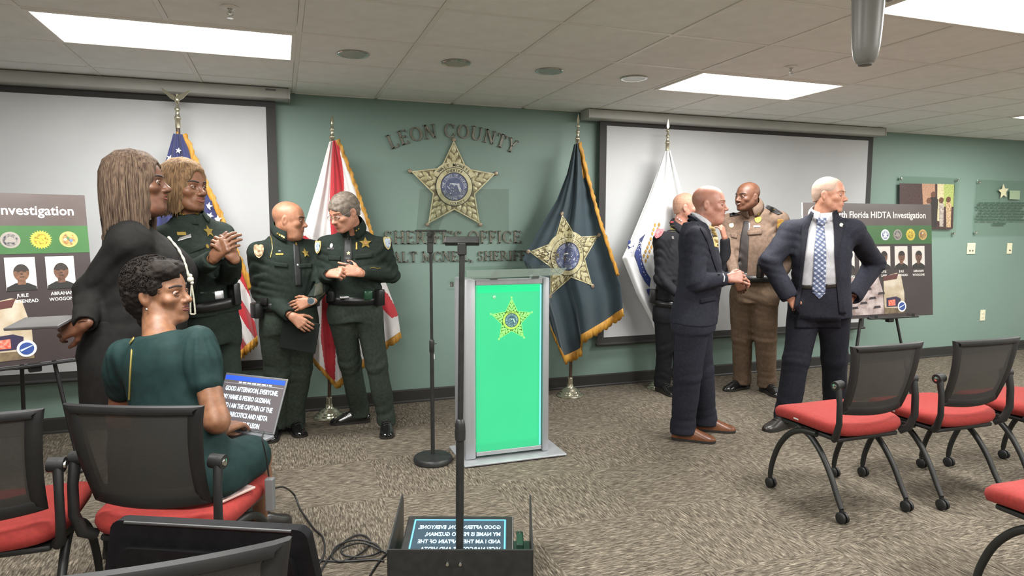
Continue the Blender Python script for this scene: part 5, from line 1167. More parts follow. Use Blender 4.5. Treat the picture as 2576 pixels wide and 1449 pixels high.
def shoe(parent, ankle, d, mat, sole, L=.29, wd=.098, name='shoe', lace=True, laceM=None):
    """ankle = floor point below the ankle; d = toe direction"""
    y = Vector((d.x, d.y, 0)).normalized(); x = y.cross(UP); o = Vector((ankle.x, ankle.y, 0))-y*.075
    st_ = [(0, .55, .055), (.03, .78, .085), (.09, .82, .1), (.14, .84, .096), (.18, .92, .078), (.22, 1.0, .06), (.25, .96, .05), (.275, .78, .042), (.288, .5, .034), (.295, .1, .026)]
    m = MB(); n = 16; vs = []; k = L/.295
    for t, w_, hgt in st_:
        hw = wd/2*w_
        for j in range(n+1):
            a = math.pi*j/n; cx = math.cos(a); sz = math.sin(a)
            vs.append(o+y*(t*k)+x*(hw*math.copysign(abs(cx)**.8, cx))+UP*(.014+(hgt-.014)*abs(sz)**.75))
    q = n+1; m.add(vs, [(i*q+j, i*q+j+1, (i+1)*q+j+1, (i+1)*q+j) for i in range(len(st_)-1) for j in range(n)]+[tuple(range(q)), tuple((len(st_)-1)*q+j for j in range(q-1, -1, -1))])
    sh = m.build(name, mat, parent, 'all')
    m = MB(); P = [o+y*(t*k)+x*(wd/2*w_*1.07)+UP*0 for t, w_, _ in st_]+[o+y*(t*k)-x*(wd/2*w_*1.07) for t, w_, _ in st_[::-1]]; m.prism([p+UP*.001 for p in P], UP, .017); m.build('sole', sole, sh)
    if lace:
        m = MB()
        for i in range(4):
            c = o+y*((.13+.022*i)*k)+UP*(.1-.0085*i); m.tube([c-x*.022-UP*.006, c+UP*.002, c+x*.022-UP*.006], .0026, 6)
        m.build('laces', laceM or sole, sh, True)
    return sh
# ------------------------------------------------------------------ the figure
class Person:
    def __init__(s, label, base, cat='person'):
        s.root = empty('person', (base.x, base.y, 0), label, cat); s.parts = []; s._b = None
    def add(s, name, V, F, mats, mi=None):
        o = npmesh(name, V, F, mats, s.root, mi); s.parts.append((np.asarray(V), np.asarray(F))); s._b = None; return o
    def bvh(s):
        if s._b is None:
            V, F = joinVF(*s.parts); s._b = BVHTree.FromPolygons([tuple(v) for v in V], [tuple(f) for f in F])
        return s._b
    def hit(s, px, py):
        d = ray(px, py).normalized(); h = s.bvh().ray_cast(CAM, d); return (h[0], h[1] if h[1].dot(d) < 0 else -h[1]) if h[0] else (None, None)
    def drape(s, Lp, Rp, mat, name, off=.004, nu=10, nv=24, th=.003, parent=None):
        """strip of cloth between two outlines, laid on the figure"""
        vs = []; miss = []; last = None; bend = []
        for j in range(nv+1):
            l, r = poly_at(Lp, j/nv), poly_at(Rp, j/nv)
            for i in range(nu+1):
                px, py = l[0]+(r[0]-l[0])*i/nu, l[1]+(r[1]-l[1])*i/nu; p, n = s.hit(px, py)
                D = None if p is None else (p-CAM).dot(_f)
                bend.append((px, py, D))
        ds = sorted(b[2] for b in bend if b[2]); med = ds[len(ds)//2] if ds else 4
        for px, py, D in bend:
            if D is None or abs(D-med) > .3: D = last if last else med
            last = D; vs.append(atd(px, py, D-off))
        m = MB(); q = nu+1; m.add(vs, [(j*q+i, (j+1)*q+i, (j+1)*q+i+1, j*q+i+1) for j in range(nv) for i in range(nu)])
        o = m.build(name, mat, parent or s.root, 'all'); sd = o.modifiers.new('thickness', 'SOLIDIFY'); sd.thickness = th; sd.offset = -1; return o
    def frame_at(s, px, py):
        p, n = s.hit(px, py)
        if p is None:                              # nearest pixel that meets the figure
            for r in range(3, 60, 3):
                for k in range(12):
                    p, n = s.hit(px+r*math.cos(k*.5236), py+r*math.sin(k*.5236))
                    if p is not None: break
                if p is not None: break
        x = UP.cross(n); x = x.normalized() if x.length > 1e-3 else RGT.copy(); y = n.cross(x); return p, x, y, n
    def disc(s, px, py, r, mat, name, r2=None, th=.003, n=18, off=.001, parent=None, shape=None):
        p, x, y, nn = s.frame_at(px, py); m = MB()
        P = disc_pts(p+nn*off, x, y, r, n, r2) if shape is None else [p+nn*off+x*(a*r)+y*(b*(r2 or r)) for a, b in shape]
        m.prism(P, nn, th); return m.build(name, mat, parent or s.root)
    def line(s, pts, r, mat, name, off=.002, parent=None):
        P = []
        for px, py in pts:
            p, n = s.hit(px, py)
            if p is not None: P.append(p+n*off)
        if len(P) > 1: m = MB(); m.tube(P, r, 6); return m.build(name, mat, parent or s.root, True)
STAR5 = [(math.cos(math.pi/2+i*math.pi/5)*(1 if i % 2 == 0 else .45), math.sin(math.pi/2+i*math.pi/5)*(1 if i % 2 == 0 else .45)) for i in range(10)]
SHIELD = [(-.8, .9), (-.4, 1), (0, .9), (.4, 1), (.8, .9), (.9, .3), (.75, -.4), (.4, -.8), (0, -1), (-.4, -.8), (-.75, -.4), (-.9, .3)]
def body_frame(pelvis, neck, bf):
    ez = (neck-pelvis).normalized(); f = facing(bf); ey = (f-ez*f.dot(ez)).normalized(); ex = ey.cross(ez); return ex, ey, ez
def torso_sd(pelvis, neck, bf, sw, stations, shoulders, elbows, wrists, ra=(.066, .056, .052, .042), k=.045, n=2.4, traps=.05, wr_f=.96):
    ex, ey, ez = body_frame(pelvis, neck, bf); T = (neck-pelvis).length; s = SD(); subs = []
    s.loft(pelvis, ex, ey, ez, [(z*T, cx, cy, hw, hf, hb) for z, cx, cy, hw, hf, hb in stations], .03, n)
    for i in (0, 1):
        S = shoulders[i]; s.cone(neck-ez*.02+(S-neck)*.15, S-ez*.0, traps, ra[0]*.92, .05); s.cone(S, elbows[i], ra[0], ra[1], k)
        e = elbows[i]; w_ = e+(wrists[i]-e)*wr_f; s.cone(e, w_, ra[2], ra[3], .025); d_ = (w_-e).normalized(); subs.append((w_+d_*.046, w_+d_*.075))
    for a_, b_ in subs: s.cone(a_, b_, .048, .05, .006, 's')     # open cuffs
    return s, (ex, ey, ez, T)
def legs_sd(pelvis, ex, ey, knees, ankles, r=(.098, .075, .06, .056), hip=.09, waist=None, k=.035, n=2.3, belly=.12, seat=.12, hw=.17, top=.16):
    s = SD(); s.loft(pelvis, ex, ey, UP, [(-.1, 0, 0, hw*.98, belly*.92, seat), (0, 0, 0, hw*1.02, belly, seat*1.05), (top*.6, 0, 0, hw*.98, belly, seat*.95), (top, 0, 0, hw*.94, belly*.97, seat*.88)], .03, n)
    for i, q in ((0, 1), (1, -1)):
        H = pelvis+ex*(q*hip)-UP*.05; s.cone(H, knees[i], r[0], r[1], k); s.cone(knees[i], ankles[i], r[1], r[2], .02); a = ankles[i]; s.cone(a, Vector((a.x, a.y, .05)), r[2], r[3], .02)
    s.cut((0, 0, .045), (0, 0, -1)); return s
# ================================================================== the people
SK_L = skin('skin fair', (184, 135, 111), (171, 119, 96)); SK_T = skin('skin tanned', (163, 117, 91), (150, 102, 78)); SK_R = skin('skin ruddy', (169, 122, 104), (158, 106, 89)); SK_D = skin('skin dark brown', (104, 68, 48), (89, 55, 39)); SK_D2 = skin('skin brown', (122, 83, 59), (104, 68, 48)); SK_W = skin('skin warm brown', (137, 96, 70), (117, 78, 55))
LIP_L = M('lips fair', (168, 98, 86), .4); LIP_D = M('lips dark', (92, 50, 44), .35); LIP_R = M('lips rose brown', (128, 70, 62), .35)
GRN = M('uniform dark green', (39, 47, 42), .85, spec=.12, var=(60, (33, 40, 36)), bump=(500, .4, .001)); GRNT = M('uniform trousers green', (57, 65, 57), .85, spec=.12, var=(60, (49, 56, 49)), bump=(500, .4, .001)); BLKU = M('uniform black', (36, 36, 40), .8, spec=.12, var=(50, (31, 31, 34)), bump=(500, .4, .001)); TANU = M('uniform tan', (122, 102, 88), .8, spec=.12, var=(40, (107, 89, 77)), bump=(500, .4, .001)); TANT = M('trousers tan', (108, 90, 74), .8, spec=.12, var=(40, (95, 79, 65)), bump=(500, .4, .001))
NVY = M('suit navy', (43, 44, 53), .8, spec=.12, var=(60, (37, 38, 46)), bump=(600, .4, .001)); NVY2 = M('suit dark navy', (38, 39, 46), .8, spec=.12, var=(60, (33, 33, 40)), bump=(600, .4, .001)); BLKJ = M('jacket black', (36, 35, 34), .85, spec=.12, var=(40, (31, 30, 29)), bump=(400, .4, .001)); DRS = M('dress deep green', (33, 53, 52), .7, spec=.12, var=(30, (28, 46, 45)), bump=(400, .3, .001))
SHIRT = M('shirt white', (178, 178, 182), .7, var=(20, (156, 156, 160))); PATL = M('patent leather black', (22, 22, 22), .12, coat=.6); LEAB = M('leather brown', (112, 68, 42), .32, var=(18, (88, 50, 30))); LEAK = M('leather dark', (44, 40, 38), .3); SOLE = M('sole', (34, 30, 27), .6); BELT = M('duty belt', (24, 24, 25), .35); GLD = M('badge gold', (214, 186, 104), .25, .85); SILV = M('badge silver', (200, 200, 202), .25, .8)
HB = M('hair brown highlights', (66, 52, 44), .85, spec=.15, var=(26, (106, 89, 74)), stretch=(5, 5, .6), bump=(160, .6, .002)); HBL = M('hair blonde', (128, 102, 74), .85, spec=.15, var=(26, (80, 62, 46)), stretch=(5, 5, .6), bump=(160, .6, .002)); HBK = M('hair black', (24, 20, 18), .8, spec=.2, var=(60, (38, 32, 28)), bump=(160, .8, .003)); HGR = M('hair grey', (116, 104, 92), .6, var=(60, (88, 78, 68)), bump=(260, .7, .002)); HST = M('hair stubble fair', (166, 128, 106), .7, var=(90, (150, 112, 92))); HSG = M('hair stubble grey', (150, 124, 108), .7, var=(220, (166, 140, 124))); BRW_D = M('brow dark', (44, 32, 26), .7); BRW_L = M('brow fair', (128, 92, 70), .7)
MALE = [(-.16, 0, 0, .195, .13, .13), (0, 0, 0, .19, .128, .125), (.28, 0, .005, .172, .128, .108), (.55, 0, .005, .188, .13, .112), (.76, 0, -.003, .19, .115, .112), (.9, 0, -.012, .15, .085, .095), (1.0, 0, -.018, .08, .065, .072)]
def V3(p): return Vector(p)
def shoulders_auto(neck, ex, ez, hw, drop=.098, back=0, ey=None): return [neck+ex*hw-ez*drop, neck-ex*hw-ez*drop]
def knees_auto(pelvis, ex, ey, ank, hip=.09, bend=.02):
    out = []
    for i, q in ((0, 1), (1, -1)): H = pelvis+ex*(q*hip)-UP*.05; A_ = ank[i]; out.append(H.lerp(A_, .48)+ey*bend)
    return out
def std_person(label, base, pelvis, neck, bf, head, sk, top_mat, leg_mat, el, wr, feet, toes, shoe_mat, shw=.185, st=MALE, ra=(.06, .052, .047, .041), drop=.098, hem=.0, wscale=1.0, dscale=1.0, belly=.12, seat=.12, hw=.17, legr=(.098, .076, .066, .066), hscale=1.0, seed=1, topn='uniform_shirt', legn='trousers', hkw=None, hpitch=0, hroll=0, hface=0, arms_skin=False, lace=True, fold=.009, tophem=.1, shoeL=.29, neck_to=None, kb=.02):
    p = Person(label, base); ex, ey, ez = body_frame(pelvis, neck, bf); S = shoulders_auto(neck, ex, ez, shw, drop); ra = tuple(x*.9 for x in ra)
    stt = [(z, cx, cy, w_*wscale, f*dscale, b*dscale) for z, cx, cy, w_, f, b in st]
    if tophem is not None:
        i_ = [q for q in range(len(stt)) if stt[q][0] > tophem][0]; stt = [(tophem,)+stt[max(0, i_-1)][1:]]+stt[i_:]
    sd, fr = torso_sd(pelvis, neck, bf, shw, stt, S, el, wr, ra)
    T = (neck-pelvis).length
    sd.wrinkle(fold_at([el[0], el[1], pelvis+ez*T*.32+ex*.12, pelvis+ez*T*.32-ex*.12, S[0]-ez*.1, S[1]-ez*.1], fold, .11, 60, seed, axis=tuple(ez))); sd.wrinkle(fabric_noise(seed+5, fold*.45, (14, 34)))
    V, F = sd.mesh(.0085, 1); p.top = p.add(topn, V, F, top_mat)
    ank = [Vector((f.x, f.y, .1)) for f in feet]; kn = knees_auto(pelvis, ex, ey, ank, bend=kb)
    lg = legs_sd(pelvis, ex, ey, kn, ank, legr, belly=belly, seat=seat, hw=hw); lg.wrinkle(fold_at([kn[0], kn[1], ank[0]+UP*.06, ank[1]+UP*.06, pelvis+ey*.1-UP*.08], .006, .1, 48, seed+2)); lg.wrinkle(fabric_noise(seed+9, .0035, (12, 30)))
    V, F = lg.mesh(.009, 1); p.legs = p.add(legn, V, F, leg_mat)
    for i in (0, 1): shoe(p.root, feet[i], toes[i], shoe_mat, SOLE, shoeL, lace=lace)
    p.head = Head(head, facing(hface), hpitch, hroll, hscale, neck_world=neck-ez*.035-ey*.012, **(hkw or {})); p.fr = (ex, ey, ez, T); p.S = S; p.el = el; p.wr = wr; p.neck = neck; p.pelvis = pelvis
    p.skin = [p.head.skinVF()]; p.sk = sk
    c = MB(); c.tube([neck-ez*.02-ey*.012, neck-ez*.06-ey*.012, neck-ez*.2], [.045, .045, .05], 20); 
    for i in (0, 1): c.tube([neck-ez*.1, S[i]-ez*.02, el[i], el[i]+(wr[i]-el[i])*.9, wr[i]+(wr[i]-el[i]).normalized()*.01], [.045, .036, .03, .022, .023], 14)
    p.skin.append(mb_vf(c)); return p
def finish_skin(p, *hands):
    V, F = joinVF(*(p.skin+list(hands))); o = npmesh('body', V, F, p.sk, p.root); p.parts.append((V, F)); p._b = None; return o
def collar(p, mat, r=.072, hgt=.045, z0=-.015, name='collar', fwd=.0, open_=.35, lean=1.0):
    hgt *= .62; r *= .95
    ex, ey, ez, T = p.fr; az = ((p.head.T((0, -.02, -.06))-p.neck).normalized()+ez*.6).normalized(); ey = (ey-az*ey.dot(az)).normalized(); ex = ey.cross(az); ez = az; c = p.neck+ez*(z0+.004)+ey*(fwd+.004); m = MB(); n = 30; vs = []
    for j in range(n+1):
        a = open_+(2*math.pi-2*open_)*j/n; d = ey*math.cos(a)+ex*math.sin(a)
        for q, (rr, zz) in enumerate(((r*1.12, -.012), (r*1.02, hgt*.55), (r*.96, hgt), (r*1.03, hgt*.98), (r*1.2, hgt*.35), (r*1.26, -.002))):
            tilt = ((1-math.cos(a))*.5*1.1-.25)*lean*.05; vs.append(c+d*rr+ez*(zz+tilt-(.02*math.cos(a) if q in (4, 5) else 0)))
    m.add(vs, [(j*6+k, (j+1)*6+k, (j+1)*6+k+1, j*6+k+1) for j in range(n) for k in range(5)]); o = m.build(name, mat, p.root, 'all'); sd = o.modifiers.new('thickness', 'SOLIDIFY'); sd.thickness = .004
    p.parts.append(mb_vf(m)); p._b = None; return o
def belt(p, z, hw, hf, hb, mat=BELT, wd=.05, cy=.0, name='duty_belt'):
    ex, ey, ez, T = p.fr; m = MB(); n = 40; vs = []
    for j in range(n):
        a = 2*math.pi*j/n; ca, sa = math.cos(a), math.sin(a); x = hw*math.copysign(abs(sa)**.87, sa); y = (hf if ca > 0 else hb)*math.copysign(abs(ca)**.87, ca)+cy
        for dz, o_ in ((-wd/2, 0), (-wd/2, .008), (wd/2, .008), (wd/2, 0)): q = math.hypot(x, y); vs.append(p.pelvis+ex*x*(1+o_/q)+ey*y*(1+o_/q)+UP*(z+dz))
    m.add(vs, [(j*4+k, ((j+1) % n)*4+k, ((j+1) % n)*4+k+1, j*4+k+1) for j in range(n) for k in range(3)]); o = m.build(name, mat, p.root, 'all')
    p.parts.append(mb_vf(m)); p._b = None; return o
def gear(p, px, py, d, mat, name, lift=.02, parent=None, bev=.008):
    q, x, y, n = p.frame_at(px, py); return MB().obox(q+n*(d[2]/2-.006), x, y, n, d, bev).build(name, mat, parent or p.root, True)
# ---- bald officer in dark green, hands folded (beside the grey-haired officer)
Y = 4.66; pel, nk = at(727, 795, Y), at(716, 597, Y)
p = std_person('bald officer in dark green uniform with folded hands, turned right', fl(715, 1092), pel, nk, 46, at(728, 553, Y-.02), SK_T, GRN, GRNT, [at(655, 735, 4.70), at(818, 712, 4.60)], [at(728, 792, 4.40), at(786, 757, 4.39)], [fl(692, 1092), fl(738, 1082)], [facing(10), facing(35)], PATL, wscale=1.1, dscale=1.12, belly=.15, hw=.185, tophem=.13, ra=(.074, .064, .058, .046), legr=(.11, .088, .078, .078), hface=96, hpitch=6, hkw=dict(jowl=1, wide=1.06, neck_r=.064, neck_len=.1), seed=3)
h1 = hand_vf(at(786, 757, 4.39), -RGT*.95-UP*.25+TOW*.1, TOW+UP*.35, 'L', (.25, .3, .2)); h2 = hand_vf(at(733, 795, 4.395), RGT*.75-UP*.55, TOW+UP*.3, 'R', (.35, .4, .3))
finish_skin(p, h1, h2); p.head.face(p.root, BRW_D, LIP_L, lipr=.7); collar(p, GRN, r=.08, hgt=.08, z0=.012)
belt(p, .085, .196, .165, .145); p.disc(651, 632, .034, M('patch brown gold', (138, 106, 74), .7, var=(60, (206, 186, 150))), 'shoulder_patch', .044, shape=SHIELD); p.disc(651, 632, .022, M('patch cream', (214, 196, 160), .7, var=(70, (120, 80, 60))), 'patch_emblem', .028, off=.004)
for px, py in ((699, 588), (704, 591), (709, 594), (714, 597)): p.disc(px, py, .009, GLD, 'collar_star', shape=STAR5, th=.004, off=.003)
p.disc(744, 613, .006, GLD, 'collar_pin', .014, off=.003); p.disc(703, 640, .024, GLD, 'name_plate', .006, shape=[(-1, -1), (1, -1), (1, 1), (-1, 1)]); p.disc(703, 632, .009, SILV, 'service_pin', .005); bdg = p.disc(768, 637, .03, GLD, 'badge', .036, shape=STAR5, th=.005); p.disc(748, 666, .008, SILV, 'tie_pin', shape=STAR5)
p.line([(681, 594), (684, 610), (685, 626), (680, 648)], .0025, GLD, 'whistle_chain'); p.drape([(738, 612), (740, 660), (744, 720)], [(752, 612), (757, 660), (760, 720)], M('tie black', (30, 32, 32), .6), 'tie', .004, 4, 20)
for a, b in (((690, 659), (725, 663)), ((752, 664), (785, 662))): p.drape([a, (a[0], a[1]+11)], [b, (b[0], b[1]+11)], GRN, 'pocket_flap', .006, 8, 3)
p.drape([(793, 716), (790, 745)], [(812, 708), (816, 740)], M('cuff insignia', (48, 50, 40), .7), 'cuff_insignia', .004, 6, 8); p.line([(794, 717), (811, 709), (816, 738), (799, 752), (794, 717)], .002, GLD, 'cuff_trim'); p.line([(799, 728), (804, 738), (808, 722), (811, 735)], .0018, GLD, 'cuff_lettering')
wc, wx_, wy_, wn_ = p.frame_at(781, 757); m = MB(); m.lathe(at(783, 757, 4.375), [(.024, -.008), (.026, 0), (.024, .008)], 24, axis=TOW+RGT*.4); m.build('watch', CHROME, p.root, True); MB().lathe(at(783, 757, 4.372)+TOW*.008, [(.019, 0), (.019, .002), (.001, .003)], 24, axis=TOW+RGT*.4).build('watch_face', M('watch face', (70, 84, 92), .2), p.root, True)
gear(p, 655, 780, (.07, .1, .06), BELT, 'holster'); gear(p, 668, 758, (.045, .05, .03), BELT, 'cuff_case')
q = at(752, 845, 4.42); ax_ = (RGT*.97-UP*.18).normalized(); ay_ = (TOW.cross(ax_)).normalized(); fo = empty('folder', (q.x, q.y, q.z-.12), 'black leather folder held low by the bald officer', 'folder'); MB().obox(q+TOW*-.012, ax_, ay_, ax_.cross(ay_), (.235, .2, .014), .003).build('folder_cover', M('folder leather', (25, 29, 27), .6, spec=.15), fo)
# ---- grey-haired officer with glasses
Y = 4.56; pel, nk = at(893, 770, Y+.02), at(891, 584, Y)
p = std_person('grey-haired officer in glasses and dark green uniform, looking down at his hands', fl(935, 1085), pel, nk, 4, at(866, 534, Y-.09), SK_L, GRN, GRNT, [at(816, 700, 4.62), at(986, 692, 4.56)], [at(826, 690, 4.36), at(908, 686, 4.28)], [fl(905, 1062), fl(972, 1082)], [facing(-75), facing(12)], PATL, wscale=1.02, ra=(.07, .06, .056, .045), hface=-38, hpitch=24, hkw=dict(neck_r=.058, neck_len=.12, chin=1.02), seed=7)
h1 = hand_vf(at(828, 689, 4.36), RGT*.85+TOW*.35+UP*.1, TOW*.7-RGT*.3+UP*.5, 'R', (1.1, 1.2, .8), thumb=(.7, .6)); h2 = hand_vf(at(908, 687, 4.28), -RGT*.95+UP*.22, TOW+UP*.25, 'L', (.2, .35, .3), per=[(.05, .1, .1), (.3, .4, .3), (.5, .5, .4), (.7, .6, .5)])
finish_skin(p, h1, h2); hd = p.head; hd.face(p.root, BRW_L, LIP_L, gaze=(0, .8, -.6), lipr=.6); short_hair(hd, p.root, HGR, .010, line=-.006, amp=.002); collar(p, GRN, r=.074, hgt=.095, z0=.016, fwd=.008, open_=.25, lean=.55)
m = MB()
for q in (-1, 1): m.tube([(q*.052*math.cos(a)*.42+q*.032, .101, -.002+.0165*math.sin(a)) for a in [2*math.pi*i/18 for i in range(19)]], .0011, 6); m.tube([(q*.055, .1, .002), (q*.078, .06, .006), (q*.083, -.01, .006)], .0013, 6)
m.tube([(-.012, .102, .001), (0, .105, .004), (.012, .102, .001)], .0012, 6); gls = mtx(m, hd).build('glasses', SILV, p.root, True)
for q in (-1, 1): m = MB(); m.prism([Vector((q*.052*math.cos(a)*.4+q*.032, .1012, -.002+.0155*math.sin(a))) for a in [2*math.pi*i/18 for i in range(18)]], Vector((0, 1, 0)), .0008); mtx(m, hd).build('lens', ACR, gls)
belt(p, .055, .183, .138, .135); gear(p, 925, 742, (.055, .06, .035), M('green glint pouch', (30, 66, 46), .2), 'belt_pouch'); gear(p, 865, 748, (.06, .042, .014), SILV, 'belt_buckle', bev=.004); gear(p, 838, 745, (.05, .07, .04), BELT, 'cuff_case'); gear(p, 950, 748, (.055, .11, .05), BELT, 'holster')
p.disc(919, 612, .042, GLD, 'star_badge', shape=STAR5, th=.006, off=.002); p.disc(919, 612, .013, M('badge centre', (150, 110, 60), .4), 'badge_centre', off=.009, th=.002); p.disc(877, 637, .013, GLD, 'tie_star', shape=STAR5, th=.004); p.disc(897, 619, .005, GLD, 'service_bar', .026, shape=[(-1, -1), (1, -1), (1, 1), (-1, 1)]); p.disc(834, 618, .01, SILV, 'service_pin', .016); p.disc(832, 625, .024, M('plate dark silver', (120, 120, 122), .3, .6), 'name_plate', .006, shape=[(-1, -1), (1, -1), (1, 1), (-1, 1)])
for px, py in ((891, 583), (896, 579), (901, 575)): p.disc(px, py, .008, GLD, 'collar_star', shape=STAR5, th=.004, off=.006)
for px, py in ((974, 612), (800, 622)): pt_ = p.disc(px, py, .033, M('patch gold rim', (176, 160, 100), .6), 'shoulder_patch', .044, shape=SHIELD); p.disc(px, py, .025, M('patch blue', (96, 116, 140), .6, var=(60, (196, 206, 214))), 'patch_emblem', .034, off=.004, shape=SHIELD)
p.drape([(866, 598), (864, 640), (862, 665)], [(884, 598), (886, 640), (888, 665)], M('tie black', (30, 32, 32), .6), 'tie', .004, 4, 14); p.line([(931, 675), (940, 673), (948, 676), (957, 675)], .003, GLD, 'sleeve_stars')
for a, b in (((826, 642), (856, 644)), ((893, 640), (938, 636))): p.drape([a, (a[0], a[1]+12)], [b, (b[0], b[1]+12)], GRN, 'pocket_flap', .006, 8, 3)
# ---- officer in black with a pink shoulder patch, hand raised
Y = 4.86; pel, nk = at(1690, 775, Y), at(1706, 584, Y)
p = std_person('officer in black uniform with pink shoulder patch, hand raised to his chin', fl(1690, 985), pel, nk, 38, at(1727, 522, Y-.03), SK_R, BLKU, BLKU, [at(1662, 700, 4.78), at(1826, 690, 4.60)], [at(1705, 740, 4.62), at(1823, 600, 4.58)], [fl(1665, 985), fl(1712, 982)], [facing(20), facing(60)], PATL, wscale=1.0, ra=(.07, .06, .055, .045), hface=76, hkw=dict(neck_r=.06, neck_len=.1), seed=11, shw=.21, drop=.08)
h1 = hand_vf(at(1823, 600, 4.58), UP*.95-RGT*.3, RGT*.6+TOW*.5, 'L', (.5, .6, .5)); finish_skin(p, h1, hand_vf(at(1705, 740, 4.62), RGT*.8-UP*.3, TOW, 'R', (.6, .6, .5)))
p.head.face(p.root, BRW_L, LIP_L, lipr=.6); short_hair(p.head, p.root, HST, .003, amp=.0005); collar(p, BLKU, r=.077, hgt=.085, z0=.012); belt(p, .04, .18, .135, .13)
p.disc(1657, 588, .04, M('patch pink', (206, 112, 116), .7), 'shoulder_patch', .056, shape=SHIELD); p.disc(1657, 588, .027, M('patch pink print', (214, 140, 138), .7, var=(60, (150, 70, 84))), 'patch_emblem', .04, off=.004); p.disc(1692, 577, .034, M('gold ribbon rack', (206, 196, 110), .5), 'ribbon_rack', .055, shape=[(-.9, .7), (-.3, 1), (.3, 1), (.9, .7), (.5, -1), (-.4, -1)])
for i in range(4): p.disc(1692, 569+5*i, .022, M('ribbon line', (96, 88, 40), .6), 'ribbon_line', .0015, off=.005, shape=[(-1, -1), (1, -1), (1, 1), (-1, 1)])
p.disc(1691, 559, .02, M('pin red', (190, 60, 66), .5), 'red_pin', .007); p.disc(1692, 598, .012, SILV, 'medal_tag', .012, shape=[(-1, -1), (1, -1), (1, 1), (-1, 1)])
for px, py in ((1706, 548), (1710, 552), (1714, 555)): p.disc(px, py, .01, M('collar star rose', (226, 190, 190), .3, .5), 'collar_star', shape=STAR5, th=.004, off=.005)
gear(p, 1648, 745, (.06, .12, .05), BELT, 'holster')
# ---- bald man in navy suit, profile
Y = 3.66; pel, nk = at(1745, 790, Y), at(1762, 563, Y)
SUIT = [(-.1, 0, 0, .2, .155, .15), (.1, 0, 0, .19, .15, .135), (.32, 0, .01, .185, .15, .12), (.58, 0, .01, .195, .145, .125), (.77, 0, -.003, .19, .12, .125), (.9, 0, -.02, .15, .085, .105), (1.0, 0, -.025, .09, .07, .08)]
p = std_person('bald man in navy suit and brown shoes standing in profile', fl(1748, 1110), pel, nk, 68, at(1785, 514, Y-.01), SK_R, NVY, NVY, [at(1752, 708, 3.44), at(1800, 705, 3.86)], [at(1828, 702, 3.42), at(1838, 700, 3.72)], [fl(1718, 1106), fl(1772, 1083)], [facing(72), facing(80)], LEAB, st=SUIT, topn='suit_jacket', tophem=None, ra=(.072, .066, .06, .05), legr=(.11, .09, .082, .084), hw=.18, belly=.15, seat=.14, hface=68, hpitch=2, hkw=dict(neck_r=.062, neck_len=.12, wide=1.03, jowl=.3), seed=13, lace=False, fold=.007, kb=.0)
h1 = hand_vf(at(1828, 701, 3.42), RGT*.97+UP*.12, TOW*.9+UP*.4, 'R', (.7, .8, .5), thumb=(.5, .5)); finish_skin(p, h1, hand_vf(at(1838, 700, 3.72), RGT, UP, 'L', (.7, .8, .5)))
p.head.face(p.root, BRW_L, LIP_L, smile=.4, lipr=.6);
collar(p, SHIRT, r=.072, hgt=.05, name='shirt_collar', z0=-.012, lean=.8); collar(p, NVY, r=.082, hgt=.035, z0=-.03, name='jacket_collar', open_=.8, lean=.8)
p.drape([(1783, 566), (1792, 590), (1796, 620)], [(1797, 570), (1806, 598), (1808, 622)], M('tie cream', (206, 188, 140), .6, var=(60, (170, 140, 70))), 'tie', .006, 4, 14); p.drape([(1770, 552), (1784, 572), (1793, 600)], [(1783, 560), (1790, 572), (1799, 606)], SHIRT, 'shirt_front', .003, 4, 14)
p.drape([(1756, 563), (1776, 600), (1806, 690)], [(1768, 560), (1794, 602), (1812, 690)], NVY2, 'lapel', .009, 6, 24); p.line([(1741, 610), (1735, 650), (1738, 700)], .002, NVY2, 'sleeve_seam'); p.drape([(1762, 752), (1762, 764)], [(1800, 744), (1801, 757)], NVY2, 'pocket_flap', .006, 8, 3)
p.line([(1818, 689), (1822, 697), (1820, 709)], .005, SHIRT, 'shirt_cuff')
# ---- trooper in tan
Y = 4.56; pel, nk = at(1898, 730, Y), at(1896, 531, Y)
p = std_person('smiling bald trooper in tan uniform with dark tie', fl(1900, 985), pel, nk, -34, at(1880, 495, Y-.03), SK_D, TANU, TANT, [at(1836, 645, 4.60), at(1985, 655, 4.56)], [at(1852, 705, 4.42), at(1938, 722, 4.42)], [fl(1866, 978), fl(1928, 986)], [facing(-62), facing(8)], PATL, wscale=1.06, dscale=1.02, ra=(.078, .066, .06, .048), legr=(.112, .088, .078, .074), hw=.185, shw=.2, drop=.085, tophem=.17, hface=-66, hpitch=2, hkw=dict(mouth='smile', wide=1.02, nose=1.25, neck_r=.066, neck_len=.1), seed=17)
h1 = hand_vf(at(1938, 722, 4.42), -RGT*.75-UP*.6, TOW+UP*.3, 'L', (.6, .6, .5)); finish_skin(p, h1, hand_vf(at(1852, 705, 4.42), RGT*.5-UP*.8, TOW, 'R', (.6, .6, .5)))
p.head.face(p.root, BRW_D, LIP_D, smile=1.1, teeth=True); collar(p, TANU, r=.08, hgt=.1, z0=.02, fwd=.008, open_=.25, lean=.55); belt(p, .11, .187, .14, .13, wd=.055)
TIED = M('tie dark brown', (50, 44, 42), .6); p.drape([(1871, 556), (1862, 600), (1855, 690)], [(1884, 556), (1884, 600), (1879, 690)], TIED, 'tie', .005, 5, 30); p.line([(1861, 590), (1876, 589)], .0035, SILV, 'tie_bar')
p.disc(1907, 553, .03, GLD, 'badge', .026, shape=SHIELD, th=.005); p.disc(1904, 570, .026, SILV, 'name_plate', .007, shape=[(-1, -1), (1, -1), (1, 1), (-1, 1)]); p.disc(1908, 538, .008, GLD, 'collar_pin', .014, off=.004); p.disc(1884, 570, .006, SILV, 'pen', .03, shape=[(-1, -1), (1, -1), (1, 1), (-1, 1)]); p.disc(1840, 567, .018, GLD, 'unit_pin', .02)
